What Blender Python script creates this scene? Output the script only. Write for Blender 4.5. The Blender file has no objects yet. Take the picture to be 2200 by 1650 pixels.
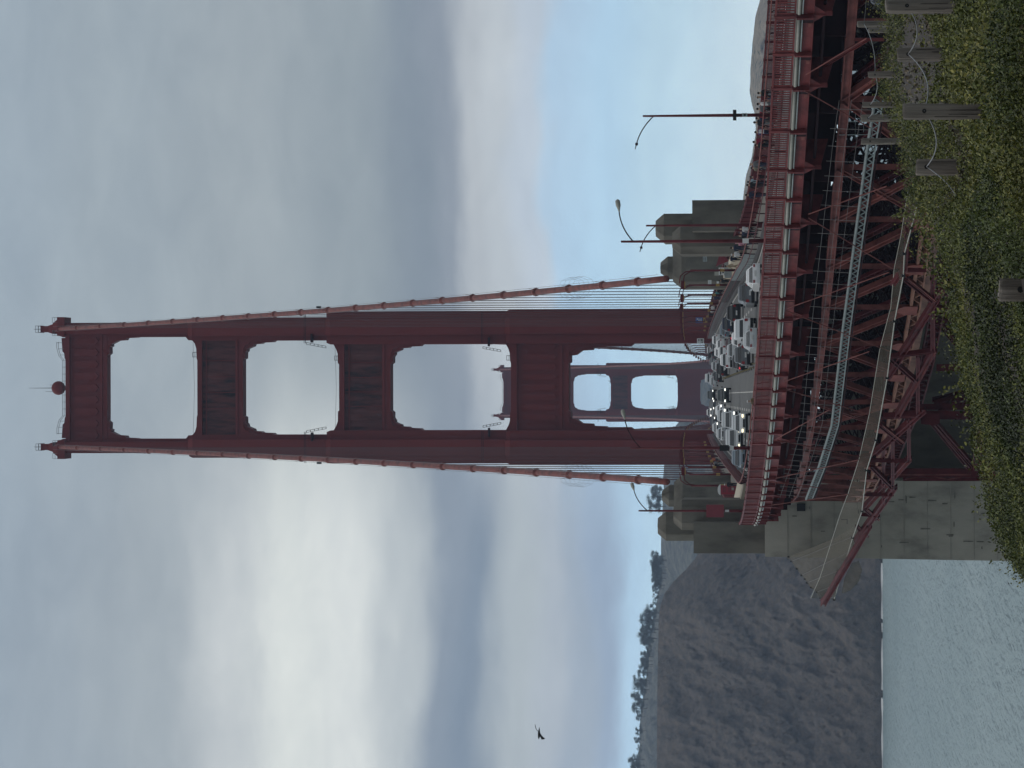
import bpy, math, random
import numpy as np
from mathutils import Vector, Matrix
random.seed(7)
rng = np.random.default_rng(7)
sc = bpy.context.scene
col = sc.collection
R_ = math.radians

# ------------------------------------------------------------------ camera (photo is a portrait frame stored on its side)
F = 7626.0                      # focal length in pixels of the 2200 px long side
PITCH = math.atan(615 / F)
ZC = 53.9                       # eye height above the water
ROLL = 0.0024
_f = Vector((0, math.cos(PITCH), math.sin(PITCH)))
_r0 = Vector((1, 0, 0)); _u0 = _r0.cross(_f)
_r = (_r0 - ROLL * _u0).normalized(); _u = (_u0 + ROLL * _r0).normalized()
cam_d = bpy.data.cameras.new("camera"); cam = bpy.data.objects.new("camera", cam_d); col.objects.link(cam)
cam_d.sensor_width = 36.0; cam_d.sensor_fit = 'HORIZONTAL'; cam_d.lens = F / 2200 * 36.0
cam_d.clip_start = 0.5; cam_d.clip_end = 20000
M = Matrix.Identity(4)
for i in range(3):
    M[i][0] = -_u[i]; M[i][1] = _r[i]; M[i][2] = -_f[i]
M.translation = Vector((0, 0, ZC)); cam.matrix_world = M
sc.camera = cam

def at(x, y, Y):
    """a point of the place at forward distance Y, on the sight line of the photograph's pixel (x, y)"""
    d = _f + _r * ((825 - y) / F) + _u * ((1100 - x) / F)
    t = Y / d.y
    return Vector((d.x * t, Y, ZC + d.z * t))
def at_many(x, y, Y):
    x, y, Y = (np.asarray(v, float) for v in (x, y, Y)); a = (825 - y) / F; b = (1100 - x) / F
    d = np.array(_f)[None] + a[:, None] * np.array(_r)[None] + b[:, None] * np.array(_u)[None]
    d *= (Y / d[:, 1])[:, None]; d[:, 2] += ZC; return d
def proj(P):
    d = Vector(P) - Vector((0, 0, ZC)); w = d.dot(_f)
    return 1100 - d.dot(_u) / w * F, 825 - d.dot(_r) / w * F

# ------------------------------------------------------------------ exposure
sc.view_settings.view_transform = 'Standard'; sc.view_settings.look = 'None'
sc.view_settings.exposure = 0.0; sc.view_settings.gamma = 1.0; sc.view_settings.use_curve_mapping = False
sc.cycles.max_bounces = 6; sc.cycles.transparent_max_bounces = 16; sc.cycles.volume_bounces = 0
sc.cycles.use_denoising = True

def lin(c):
    return tuple((v / 255 / 12.92) if v / 255 <= 0.04045 else ((v / 255 + 0.055) / 1.055) ** 2.4 for v in c)

# ------------------------------------------------------------------ sky: high overcast with a clear strip over the horizon
SUN_EL, SUN_AZ = 38, -75        # degrees; azimuth from +Y (ahead) towards +X, so the light comes from the sea side
w = bpy.data.worlds.new("World"); sc.world = w; w.use_nodes = True
nt = w.node_tree; nt.nodes.clear()
def N(t, tree=None, **k):
    n = (tree or nt).nodes.new(t)
    for a, b in k.items(): setattr(n, a, b)
    return n
def L(a, b, tree=None): (tree or nt).links.new(a, b)
def math_n(op, a, b=None, tree=None, clamp=False):
    n = N('ShaderNodeMath', tree, operation=op); n.use_clamp = clamp
    for i, v in enumerate((a, b)):
        if v is None: continue
        if isinstance(v, (int, float)): n.inputs[i].default_value = v
        else: L(v, n.inputs[i], tree)
    return n.outputs[0]
def ramp(node_in, stops, tree=None, interp='EASE'):
    n = N('ShaderNodeValToRGB', tree); cr = n.color_ramp; cr.interpolation = interp
    while len(cr.elements) < len(stops): cr.elements.new(0.5)
    for e, (p, c) in zip(cr.elements, stops):
        e.position = p; e.color = (*c, 1) if len(c) == 3 else c
    if node_in is not None: L(node_in, n.inputs[0], tree)
    return n.outputs[0]
def mixc(fac, a, b, tree=None, mode='MIX'):
    n = N('ShaderNodeMix', tree, data_type='RGBA', blend_type=mode)
    for i, v in ((0, fac), (6, a), (7, b)):
        if isinstance(v, (int, float)): n.inputs[i].default_value = v
        elif isinstance(v, tuple): n.inputs[i].default_value = (*v, 1) if len(v) == 3 else v
        else: L(v, n.inputs[i], tree)
    return n.outputs[2]
tc = N('ShaderNodeTexCoord'); sep = N('ShaderNodeSeparateXYZ'); L(tc.outputs['Generated'], sep.inputs[0])
def dnoise(scale, zs, detail, rough=0.55, off=0.0, dist=0.0):
    mp = N('ShaderNodeMapping'); mp.inputs['Scale'].default_value = (scale, scale, scale * zs)
    mp.inputs['Location'].default_value = (off, off * 1.7, off * 0.3)
    L(tc.outputs['Generated'], mp.inputs[0])
    n = N('ShaderNodeTexNoise'); n.inputs['Scale'].default_value = 1; n.inputs['Detail'].default_value = detail
    n.inputs['Roughness'].default_value = rough; n.inputs['Distortion'].default_value = dist; L(mp.outputs[0], n.inputs['Vector'])
    return n.outputs[0]
def elev(V):                     # sine of the elevation of a photo row (upright row = stored column)
    return math.sin(PITCH + math.atan((1100 - V) / F))
n1 = dnoise(7, 3.0, 3, off=3.1); n2 = dnoise(22, 3.2, 4, off=8.3)
e = math_n('ADD', sep.outputs[2], math_n('MULTIPLY', math_n('SUBTRACT', n1, 0.5), 0.030))
e = math_n('ADD', e, math_n('MULTIPLY', math_n('SUBTRACT', n2, 0.5), 0.012))
e4 = math_n('MULTIPLY', e, 4.0)  # ramp spans elevations with sine 0 to 0.25
def gain(V): return float(np.interp(V, [400, 700, 900, 1150, 1300, 1450, 1600], [1.05, 1.13, 1.07, 1.10, 1.27, 1.34, 1.36]))   # light lost again to the haze on its long way in
def stops(lst): return sorted([(max(0.0, min(1.0, elev(V) * 4)), tuple(gain(V) * q for q in lin(c))) for V, c in lst])
east = ramp(e4, stops([(1700, (206, 223, 230)), (1600, (200, 221, 230)), (1420, (186, 215, 230)), (1300, (175, 207, 229)), (1235, (176, 204, 226)), (1190, (190, 202, 214)),
                       (1100, (192, 200, 206)), (1035, (184, 191, 197)), (975, (142, 152, 164)), (880, (133, 145, 157)), (760, (147, 158, 165)),
                       (560, (158, 168, 174)), (250, (159, 171, 179)), (-100, (157, 171, 182))]))
west = ramp(e4, stops([(1700, (202, 223, 230)), (1420, (186, 217, 234)), (1350, (174, 204, 226)), (1285, (148, 166, 187)), (1235, (156, 170, 185)), (1185, (174, 184, 194)),
                       (1110, (176, 186, 192)), (1020, (130, 145, 162)), (940, (138, 151, 166)), (860, (186, 194, 198)), (770, (214, 219, 218)),
                       (620, (217, 222, 219)), (500, (196, 202, 204)), (350, (162, 172, 179)), (150, (155, 167, 177)), (-100, (155, 169, 181))]))
azn = math_n('ADD', sep.outputs[0], math_n('MULTIPLY', math_n('SUBTRACT', n1, 0.5), 0.05))
azf = N('ShaderNodeMapRange', interpolation_type='SMOOTHSTEP'); L(azn, azf.inputs[0])
azf.inputs[1].default_value = -0.050; azf.inputs[2].default_value = 0.022
cl = mixc(azf.outputs[0], west, east)
n3 = dnoise(30, 2.4, 5, 0.6, off=1.3, dist=0.4)
cl = mixc(1.0, cl, ramp(n3, [(0.25, (0.90, 0.91, 0.93)), (0.75, (1.09, 1.08, 1.07))], interp='LINEAR'), mode='MULTIPLY')
hi = N('ShaderNodeMapRange', interpolation_type='SMOOTHSTEP'); L(sep.outputs[2], hi.inputs[0])
hi.inputs[1].default_value = 0.22; hi.inputs[2].default_value = 0.5
n4 = dnoise(3.0, 2.0, 5, off=5.5)
cl = mixc(hi.outputs[0], cl, ramp(n4, [(0.3, lin((186, 193, 200))), (0.7, lin((222, 224, 226)))]))
# overcast is brightest towards the hidden sun, duller on the opposite side
sdot = N('ShaderNodeVectorMath', operation='DOT_PRODUCT'); L(tc.outputs['Generated'], sdot.inputs[0]); sdot.inputs[1].default_value = (-0.5, 0.86, 0.1)
sfac = N('ShaderNodeMapRange', interpolation_type='SMOOTHSTEP'); L(sdot.outputs['Value'], sfac.inputs[0])
for i_, v_ in ((1, -0.9), (2, 0.7), (3, 0.55), (4, 1.0)): sfac.inputs[i_].default_value = v_
sv = N('ShaderNodeVectorMath', operation='SCALE'); L(cl, sv.inputs[0]); L(sfac.outputs[0], sv.inputs[3]); cl = sv.outputs[0]
sky = N('ShaderNodeTexSky', sky_type='NISHITA'); sky.sun_disc = False
sky.sun_elevation = R_(SUN_EL); sky.sun_rotation = R_(SUN_AZ)
skyc = N('ShaderNodeVectorMath', operation='SCALE'); L(sky.outputs[0], skyc.inputs[0]); skyc.inputs[3].default_value = 0.06
cl = mixc(0.06, cl, skyc.outputs[0])
bg = N('ShaderNodeBackground'); L(cl, bg.inputs[0]); bg.inputs[1].default_value = 1.0
wo = N('ShaderNodeOutputWorld'); L(bg.outputs[0], wo.inputs[0])

sun_d = bpy.data.lights.new("sun", 'SUN'); sun = bpy.data.objects.new("sun", sun_d); col.objects.link(sun)
sun_d.energy = 0.5; sun_d.angle = R_(20); sun_d.color = (1.0, 0.95, 0.88)
_sd = Vector((math.sin(R_(SUN_AZ)) * math.cos(R_(SUN_EL)), math.cos(R_(SUN_AZ)) * math.cos(R_(SUN_EL)), math.sin(R_(SUN_EL))))
sun.rotation_euler = _sd.to_track_quat('Z', 'Y').to_euler(); sun.location = (-300, 300, 400)

# ------------------------------------------------------------------ materials
def mat(name, c, rough=0.6, metal=0.0, var=0.0, vscale=1.0, dark=None, bump=0.0, bscale=20.0, stretch=(1, 1, 1), emit=None, estr=0.0, detail=5, spec=None):
    m = bpy.data.materials.new(name); m.use_nodes = True; t = m.node_tree
    b = t.nodes['Principled BSDF']; b.inputs['Roughness'].default_value = rough; b.inputs['Metallic'].default_value = metal
    b.inputs['Base Color'].default_value = (*c, 1)
    if spec is not None: b.inputs['Specular IOR Level'].default_value = spec
    if var or bump:
        g = N('ShaderNodeNewGeometry', t); mp = N('ShaderNodeMapping', t); mp.inputs['Scale'].default_value = stretch
        L(g.outputs['Position'], mp.inputs[0], t)
    if var:
        n = N('ShaderNodeTexNoise', t); n.inputs['Scale'].default_value = vscale; n.inputs['Detail'].default_value = detail
        n.inputs['Roughness'].default_value = 0.6; L(mp.outputs[0], n.inputs['Vector'], t)
        d = dark or tuple(v * (1 - var) for v in c); hi_ = tuple(min(1, v * (1 + var * 0.8)) for v in c)
        L(ramp(n.outputs[0], [(0.30, d), (0.5, c), (0.72, hi_)], t, 'LINEAR'), b.inputs['Base Color'], t)
    if bump:
        n = N('ShaderNodeTexNoise', t); n.inputs['Scale'].default_value = bscale; n.inputs['Detail'].default_value = 6
        L(mp.outputs[0], n.inputs['Vector'], t)
        bp = N('ShaderNodeBump', t); bp.inputs['Strength'].default_value = bump; bp.inputs['Distance'].default_value = 0.1
        L(n.outputs[0], bp.inputs['Height'], t); L(bp.outputs[0], b.inputs['Normal'], t)
    if emit:
        b.inputs['Emission Color'].default_value = (*emit, 1); b.inputs['Emission Strength'].default_value = estr
    return m
RED = (0.245, 0.062, 0.060)
m_tower = mat('tower_red_paint', (0.168, 0.027, 0.026), 0.6, var=0.16, vscale=0.12, bump=0.15, bscale=0.6, stretch=(1, 1, 0.35), spec=0.18)
m_tower_worn = mat('tower_worn_paint', (0.11, 0.036, 0.034), 0.75, var=0.75, vscale=0.6, dark=(0.016, 0.014, 0.016), stretch=(1, 1, 0.22), detail=7, spec=0.18)
m_cable = mat('cable_paint', (0.20, 0.060, 0.050), 0.55, var=0.45, vscale=0.8, dark=(0.10, 0.034, 0.032), spec=0.18)
m_red = mat('steel_red_paint', (0.175, 0.040, 0.040), 0.55, var=0.4, vscale=0.9, dark=(0.095, 0.022, 0.023), detail=8, spec=0.18)
m_reddark = mat('steel_deep_red_paint', (0.110, 0.020, 0.024), 0.6, var=0.35, vscale=0.8, dark=(0.05, 0.011, 0.013), spec=0.18)
m_pink = mat('steel_faded_paint', (0.215, 0.072, 0.062), 0.6, var=0.45, vscale=0.8, dark=(0.095, 0.030, 0.029), detail=8, spec=0.18)
m_salmon = mat('steel_primer_paint', (0.30, 0.155, 0.115), 0.6, var=0.4, vscale=0.6, dark=(0.15, 0.072, 0.056), detail=8, spec=0.18)
m_under = mat('dark_shaded_paint', (0.030, 0.010, 0.013), 0.7, var=0.35, vscale=0.5, spec=0.18)  # near-black red; on the viaduct framing the under-deck shade is in this colour
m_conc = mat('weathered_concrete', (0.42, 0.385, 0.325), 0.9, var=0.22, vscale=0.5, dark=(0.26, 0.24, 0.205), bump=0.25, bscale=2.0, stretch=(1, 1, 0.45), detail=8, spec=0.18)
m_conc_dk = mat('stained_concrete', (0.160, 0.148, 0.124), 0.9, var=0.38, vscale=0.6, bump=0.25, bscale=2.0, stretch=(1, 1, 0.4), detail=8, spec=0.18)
m_cream = mat('cream_wall_paint', (0.52, 0.47, 0.36), 0.8, var=0.12, vscale=1.5)
m_conduit = mat('pale_conduit', (0.37, 0.36, 0.31), 0.5, var=0.15, vscale=2.0)
m_walkway = mat('dull_walkway_steel', (0.20, 0.235, 0.235), 0.6, 0.1, var=0.25, vscale=3)
m_galv = mat('galvanised_steel', (0.34, 0.38, 0.38), 0.45, 0.3, var=0.2, vscale=3)
m_wire = mat('wire_rope', (0.18, 0.17, 0.17), 0.5, 0.3)
m_rope = mat('suspender_rope', (0.07, 0.026, 0.028), 0.6)
m_black = mat('black_rubber', (0.015, 0.015, 0.016), 0.8)
m_white = mat('white_paint', (0.72, 0.72, 0.70), 0.5)
m_yellow = mat('yellow_paint', (0.40, 0.26, 0.07), 0.6)
m_blue = mat('blue_sign', (0.03, 0.10, 0.32), 0.5)
m_dkred = mat('dark_red_panel', (0.20, 0.028, 0.040), 0.6, var=0.1, vscale=2)
m_boothred = mat('booth_red', (0.30, 0.020, 0.040), 0.4)
m_glow = mat('headlight_glow', (1, 1, 0.95), 0.3, emit=(1.0, 0.96, 0.86), estr=2.5)
m_glow_y = mat('headlight_warm_glow', (1, 0.95, 0.8), 0.3, emit=(1.0, 0.86, 0.55), estr=2.2)
m_tail = mat('tail_light_red', (0.32, 0.015, 0.02), 0.3)
m_tail_on = mat('brake_light_red', (0.6, 0.03, 0.04), 0.3, emit=(1.0, 0.08, 0.10), estr=0.6)
m_glass = mat('car_glass', (0.025, 0.030, 0.032), 0.05, spec=0.8)
m_tyre = mat('tyre_rubber', (0.012, 0.012, 0.013), 0.85)
m_wood = mat('weathered_post_wood', (0.20, 0.175, 0.15), 0.9, var=0.45, vscale=14, bump=0.5, bscale=30, stretch=(1, 1, 0.06), detail=8)

# ------------------------------------------------------------------ mesh building
class MB:
    def __init__(s): s.v = []; s.f = []
    def quadbox(s, P):          # 8 corners: bottom 4 ccw, top 4 ccw
        n = len(s.v); s.v += [tuple(p) for p in P]
        s.f += [tuple(n + i for i in q) for q in ((0, 3, 2, 1), (4, 5, 6, 7), (0, 1, 5, 4), (1, 2, 6, 5), (2, 3, 7, 6), (3, 0, 4, 7))]
        return s
    def box(s, c, d, rz=0.0):
        ca, sa = math.cos(rz), math.sin(rz); P = []
        for z in (-.5, .5):
            for x, y in ((-.5, -.5), (.5, -.5), (.5, .5), (-.5, .5)):
                X, Y = x * d[0], y * d[1]
                P.append((c[0] + X * ca - Y * sa, c[1] + X * sa + Y * ca, c[2] + z * d[2]))
        return s.quadbox(P)
    def span(s, lo, hi):
        return s.box([(a + b) / 2 for a, b in zip(lo, hi)], [abs(b - a) for a, b in zip(lo, hi)])
    def taper(s, lo, hi, z0, z1, ins):      # frustum: plan rectangle lo..hi at z0, inset by ins=(x,y) at z1
        (x0, y0), (x1, y1) = lo, hi; ix, iy = ins
        return s.quadbox([(x0, y0, z0), (x1, y0, z0), (x1, y1, z0), (x0, y1, z0),
                          (x0 + ix, y0 + iy, z1), (x1 - ix, y0 + iy, z1), (x1 - ix, y1 - iy, z1), (x0 + ix, y1 - iy, z1)])
    def beam(s, a, b, wd, ht, up=(0, 0, 1)):
        a, b = Vector(a), Vector(b); d = (b - a).normalized(); up = Vector(up)
        if abs(d.dot(up)) > 0.98: up = Vector((0, 1, 0))
        sd = d.cross(up).normalized(); u = sd.cross(d).normalized()
        P = []
        for q in (a, b):
            for i, j in ((-1, -1), (1, -1), (1, 1), (-1, 1)): P.append(q + sd * (i * wd / 2) + u * (j * ht / 2))
        n = len(s.v); s.v += [tuple(p) for p in P]
        s.f += [tuple(n + i for i in q) for q in ((0, 1, 2, 3), (7, 6, 5, 4), (0, 4, 5, 1), (1, 5, 6, 2), (2, 6, 7, 3), (3, 7, 4, 0))]
        return s
    def ibeam(s, a, b, wd, ht, th=0.05, up=(0, 0, 1)):
        a, b = Vector(a), Vector(b); d = (b - a).normalized(); upv = Vector(up)
        if abs(d.dot(upv)) > 0.98: upv = Vector((0, 1, 0))
        sd = d.cross(upv).normalized(); u = sd.cross(d).normalized()
        for k in (-1, 1): s.beam(a + u * (k * (ht - th) / 2), b + u * (k * (ht - th) / 2), wd, th, u)
        s.beam(a, b, th, ht - 2 * th - 0.002, u); return s
    def laced(s, a, b, wd, ht, step=None, up=(0, 0, 1)):   # two channels joined by zigzag lacing bars
        a, b = Vector(a), Vector(b); d = b - a; ln = d.length; d.normalize(); upv = Vector(up)
        if abs(d.dot(upv)) > 0.98: upv = Vector((0, 1, 0))
        sd = d.cross(upv).normalized(); u = sd.cross(d).normalized()
        for k in (-1, 1): s.beam(a + u * (k * (ht - .12) / 2), b + u * (k * (ht - .12) / 2), wd, 0.12, u)
        st = step or ht * 0.9; n = max(2, int(ln / st)); k = 1
        for i in range(n):
            p, q = a + d * (ln * i / n), a + d * (ln * (i + 1) / n)
            s.beam(p + u * (k * ht * .42), q - u * (k * ht * .42), wd * 0.7, 0.07, u); k = -k
        return s
    def tube(s, pts, r, n=6, caps=True):
        pts = [Vector(p) for p in pts]; m = len(pts); rr = r if isinstance(r, (list, tuple)) else [r] * m
        base = len(s.v); ref = None
        for i, p in enumerate(pts):
            d = (pts[min(i + 1, m - 1)] - pts[max(i - 1, 0)])
            d = d.normalized() if d.length > 1e-9 else Vector((0, 0, 1))
            if ref is None: ref = Vector((1, 0, 0)) if abs(d.x) < 0.8 else Vector((0, 1, 0))
            sd = (ref - d * ref.dot(d)).normalized(); ref = sd; u = d.cross(sd)
            for k in range(n):
                a = 2 * math.pi * k / n; s.v.append(tuple(p + (sd * math.cos(a) + u * math.sin(a)) * rr[i]))
        for i in range(m - 1):
            for k in range(n):
                k2 = (k + 1) % n; s.f.append((base + i * n + k, base + i * n + k2, base + (i + 1) * n + k2, base + (i + 1) * n + k))
        if caps: s.f.append(tuple(base + k for k in reversed(range(n)))); s.f.append(tuple(base + (m - 1) * n + k for k in range(n)))
        return s
    def prism(s, poly, y0, y1):               # poly of (x, z), extruded along Y
        n = len(s.v); k = len(poly)
        s.v += [(x, y0, z) for x, z in poly] + [(x, y1, z) for x, z in poly]
        s.f += [tuple(range(n, n + k)), tuple(reversed(range(n + k, n + 2 * k)))]
        for i in range(k):
            j = (i + 1) % k; s.f.append((n + j, n + i, n + k + i, n + k + j))
        return s
    def plate(s, pts, t):                     # flat polygon of 3D points given thickness t along its normal
        pts = [Vector(p) for p in pts]; nn = (pts[1] - pts[0]).cross(pts[2] - pts[0]).normalized() * (t / 2)
        n = len(s.v); k = len(pts); s.v += [tuple(p - nn) for p in pts] + [tuple(p + nn) for p in pts]
        s.f += [tuple(reversed(range(n, n + k))), tuple(range(n + k, n + 2 * k))]
        for i in range(k):
            j = (i + 1) % k; s.f.append((n + i, n + j, n + k + j, n + k + i))
        return s
    def ball(s, c, r, n=12, m=8, sq=(1, 1, 1)):
        base = len(s.v)
        for i in range(1, m):
            a = math.pi * i / m
            for k in range(n):
                b = 2 * math.pi * k / n
                s.v.append((c[0] + r * sq[0] * math.sin(a) * math.cos(b), c[1] + r * sq[1] * math.sin(a) * math.sin(b), c[2] + r * sq[2] * math.cos(a)))
        s.v += [(c[0], c[1], c[2] + r * sq[2]), (c[0], c[1], c[2] - r * sq[2])]; T, B = len(s.v) - 2, len(s.v) - 1
        for k in range(n):
            k2 = (k + 1) % n; s.f.append((T, base + k, base + k2)); s.f.append((B, base + (m - 2) * n + k2, base + (m - 2) * n + k))
            for i in range(m - 2): s.f.append((base + i * n + k, base + (i + 1) * n + k, base + (i + 1) * n + k2, base + i * n + k2))
        return s
    def build(s, name, material, parent=None, smooth=False, kind=None):
        me = bpy.data.meshes.new(name); b = parent.location if parent is not None and parent.get('_root') else None
        v = s.v
        if parent is not None:
            o_ = Vector(parent['_base']); v = [(p[0] - o_.x, p[1] - o_.y, p[2] - o_.z) for p in v]
        me.from_pydata(v, [], s.f); me.update()
        if smooth: me.polygons.foreach_set('use_smooth', [True] * len(me.polygons))
        if material: me.materials.append(material)
        o = bpy.data.objects.new(name, me); col.objects.link(o)
        if parent is not None: o.parent = parent; o['_base'] = parent['_base']
        if kind: o['kind'] = kind
        return o
def thing(name, label, cat, loc=(0, 0, 0), group=None):
    o = bpy.data.objects.new(name, None); col.objects.link(o); o.location = loc; o['_base'] = tuple(loc)
    o['label'] = label; o['category'] = cat; o.empty_display_size = 0.5
    if group: o['group'] = group
    return o
def tag(o, label, cat, group=None):
    o['label'] = label; o['category'] = cat
    if group: o['group'] = group
    return o
def struct(o, kind='structure'): o['kind'] = kind; return o
def based(mb, name, material, loc, label, cat, group=None, smooth=False):   # one-mesh thing with its origin at loc
    v = [(p[0] - loc[0], p[1] - loc[1], p[2] - loc[2]) for p in mb.v]
    me = bpy.data.meshes.new(name); me.from_pydata(v, [], mb.f); me.update()
    if smooth: me.polygons.foreach_set('use_smooth', [True] * len(me.polygons))
    me.materials.append(material); o = bpy.data.objects.new(name, me); col.objects.link(o); o.location = loc
    o['_base'] = tuple(loc); return tag(o, label, cat, group)
def copy_tree(o, parent=None):
    c = o.copy(); col.objects.link(c)
    if parent is not None: c.parent = parent
    for ch in list(o.children): copy_tree(ch, c)
    return c

# ------------------------------------------------------------------ bridge alignment: straight over the water, curving to the east on land
Y0 = 356.0; RC = 235.25; XC0 = 0.85; SL = -0.0034
def zdeck(t):
    if t < 450: return 58.73 + 0.0362 * t - 8.6e-6 * t * t if t > 0 else 58.73 + 0.0370 * t
    d = t - 450
    return 73.28 + 0.0280 * d - 0.0280 / 1280 * d * d if d < 1280 else 73.28 - 0.02 * (d - 1280)
def D(t, off=0.0, h=0.0):
    """point of the deck: t metres along the axis from the near pylons (negative towards land), off metres to the east, h above the footway"""
    z = zdeck(t) + h - 0.028 * (off + 14.75) * min(1.0, max(0.0, -t / 60.0))      # the curve is banked inwards
    if t >= 0: return Vector((XC0 + SL * t + off, Y0 + t, z))
    a = -t / RC; r = RC - off
    return Vector((XC0 + RC - r * math.cos(a), Y0 - r * math.sin(a), z))
def heading(t):                  # rotation about z of the deck at t (0 = north)
    return 0.0 if t >= 0 else -t / RC
def axis(Y): return XC0 + SL * (Y - Y0)
def t_at(y, off, h=0.0):         # where a line along the deck crosses the photo row y
    lo, hi_ = (-150.0, 0.0)
    for _ in range(50):
        m = (lo + hi_) / 2
        if proj(D(m, off, h))[1] < y: lo = m
        else: hi_ = m
    return m
def t_far(y, off, h=0.0):        # the same on the straight part
    lo, hi_ = 0.0, 1700.0; s = 1 if off > 0 else -1
    for _ in range(50):
        m = (lo + hi_) / 2
        if (proj(D(m, off, h))[1] - y) * s < 0: lo = m
        else: hi_ = m
    return m
def on_deck(x, y, h=0.0):        # deck position (t, off) seen at a pixel
    lo, hi_ = -140.0, 1400.0
    def off_at(t):
        a, b = -40.0, 60.0
        for _ in range(40):
            m = (a + b) / 2
            if proj(D(t, m, h))[1] > y: a = m
            else: b = m
        return m
    for _ in range(40):
        m = (lo + hi_) / 2; o = off_at(m)
        if proj(D(m, o, h))[0] > x: lo = m
        else: hi_ = m
    return m, o

def rY(y):                       # distance of the sea-side railing along a photo row
    if y > 1118: return 331 + (y - 1118) * 0.16
    return D(t_at(y, -14.75, 0.0), -14.75).y
def net_at(x, y, d): return at(x, y, rY(y) + d)
# ================================================================== setting: water, far land
def grid_mesh(name, P, nu, nv, material, smooth=True, kind='structure'):
    me = bpy.data.meshes.new(name); P = np.asarray(P, dtype=np.float32).reshape(-1, 3)
    i = np.arange((nu - 1) * (nv - 1)); r, c = i // (nv - 1), i % (nv - 1); a = r * nv + c
    F4 = np.stack([a, a + 1, a + nv + 1, a + nv], 1).astype(np.int32)
    me.vertices.add(len(P)); me.vertices.foreach_set('co', P.ravel())
    me.loops.add(F4.size); me.loops.foreach_set('vertex_index', F4.ravel())
    me.polygons.add(len(F4)); me.polygons.foreach_set('loop_start', np.arange(0, F4.size, 4)); me.polygons.foreach_set('loop_total', np.full(len(F4), 4))
    me.polygons.foreach_set('use_smooth', np.full(len(F4), smooth)); me.update(); me.validate()
    me.materials.append(material); o = bpy.data.objects.new(name, me); col.objects.link(o); o['kind'] = kind
    return o
def vnoise(x, y, seed=0):
    """value noise on arrays"""
    xi, yi = np.floor(x), np.floor(y); fx, fy = x - xi, y - yi
    fx, fy = fx * fx * (3 - 2 * fx), fy * fy * (3 - 2 * fy)
    def h(a, b):
        v = np.sin(a * 127.1 + b * 311.7 + seed * 74.7) * 43758.5453
        return v - np.floor(v)
    return (h(xi, yi) * (1 - fx) + h(xi + 1, yi) * fx) * (1 - fy) + (h(xi, yi + 1) * (1 - fx) + h(xi + 1, yi + 1) * fx) * fy
def fbm(x, y, o=5, seed=0, g=0.5):
    s, a, t = 0, 1.0, 0
    for k in range(o): s = s + a * vnoise(x * 2 ** k, y * 2 ** k, seed + k); t += a; a *= g
    return s / t

m_water = bpy.data.materials.new('sea_water'); m_water.use_nodes = True; wt = m_water.node_tree; wb = wt.nodes['Principled BSDF']
wb.inputs['Base Color'].default_value = (0.035, 0.085, 0.095, 1); wb.inputs['Roughness'].default_value = 0.42; wb.inputs['IOR'].default_value = 1.33
g = N('ShaderNodeNewGeometry', wt); 
def wn(scale, st, detail):
    mp = N('ShaderNodeMapping', wt); mp.inputs['Scale'].default_value = st; L(g.outputs['Position'], mp.inputs[0], wt)
    n = N('ShaderNodeTexNoise', wt); n.inputs['Scale'].default_value = scale; n.inputs['Detail'].default_value = detail; n.inputs['Roughness'].default_value = 0.55
    L(mp.outputs[0], n.inputs['Vector'], wt); return n.outputs[0]
hsum = math_n('ADD', math_n('MULTIPLY', wn(0.17, (1, 0.16, 1), 3), 1.0, wt), math_n('MULTIPLY', wn(0.5, (1, 0.22, 1), 3), 0.4, wt), wt)
bp = N('ShaderNodeBump', wt); bp.inputs['Strength'].default_value = 1.0; bp.inputs['Distance'].default_value = 4.0
L(hsum, bp.inputs['Height'], wt); L(bp.outputs[0], wb.inputs['Normal'], wt)
wc = ramp(wn(0.012, (1, 0.3, 1), 4), [(0.35, (0.26, 0.36, 0.375)), (0.7, (0.33, 0.43, 0.44))], wt, 'LINEAR'); L(wc, wb.inputs['Base Color'], wt)
ys = np.concatenate([np.linspace(-400, 500, 6), np.linspace(600, 2700, 8), [4600]]); xs = np.linspace(-1700, 1700, 10)
grid_mesh('sea', [(x, y, 0.0) for y in ys for x in xs], len(ys), len(xs), m_water, False)

def land_mat(name, stops_, vscale, bump, bscale, stretch=(1, 1, 1), rot=0.0, rgh=0.62):
    m = bpy.data.materials.new(name); m.use_nodes = True; t = m.node_tree; b = t.nodes['Principled BSDF']; b.inputs['Roughness'].default_value = 0.95
    b.inputs['Specular IOR Level'].default_value = 0.1
    gg = N('ShaderNodeNewGeometry', t); mp = N('ShaderNodeMapping', t); mp.inputs['Scale'].default_value = stretch; mp.inputs['Rotation'].default_value = (0, rot, 0)
    L(gg.outputs['Position'], mp.inputs[0], t)
    n = N('ShaderNodeTexNoise', t); n.inputs['Scale'].default_value = vscale; n.inputs['Detail'].default_value = 9; n.inputs['Roughness'].default_value = rgh
    L(mp.outputs[0], n.inputs['Vector'], t); L(ramp(n.outputs[0], stops_, t, 'LINEAR'), b.inputs['Base Color'], t)
    n2_ = N('ShaderNodeTexNoise', t); n2_.inputs['Scale'].default_value = bscale; n2_.inputs['Detail'].default_value = 8; n2_.inputs['Roughness'].default_value = rgh; L(mp.outputs[0], n2_.inputs['Vector'], t)
    q = N('ShaderNodeBump', t); q.inputs['Strength'].default_value = bump; q.inputs['Distance'].default_value = 6.0; L(n2_.outputs[0], q.inputs['Height'], t); L(q.outputs[0], b.inputs['Normal'], t)
    return m
m_cliff = land_mat('cliff_rock', [(0.30, (0.120, 0.120, 0.110)), (0.44, (0.185, 0.166, 0.148)), (0.56, (0.240, 0.205, 0.176)), (0.72, (0.31, 0.255, 0.21))], 0.16, 1.0, 0.22, (1, 1, 1.2), 0.6, 0.72)
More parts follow.
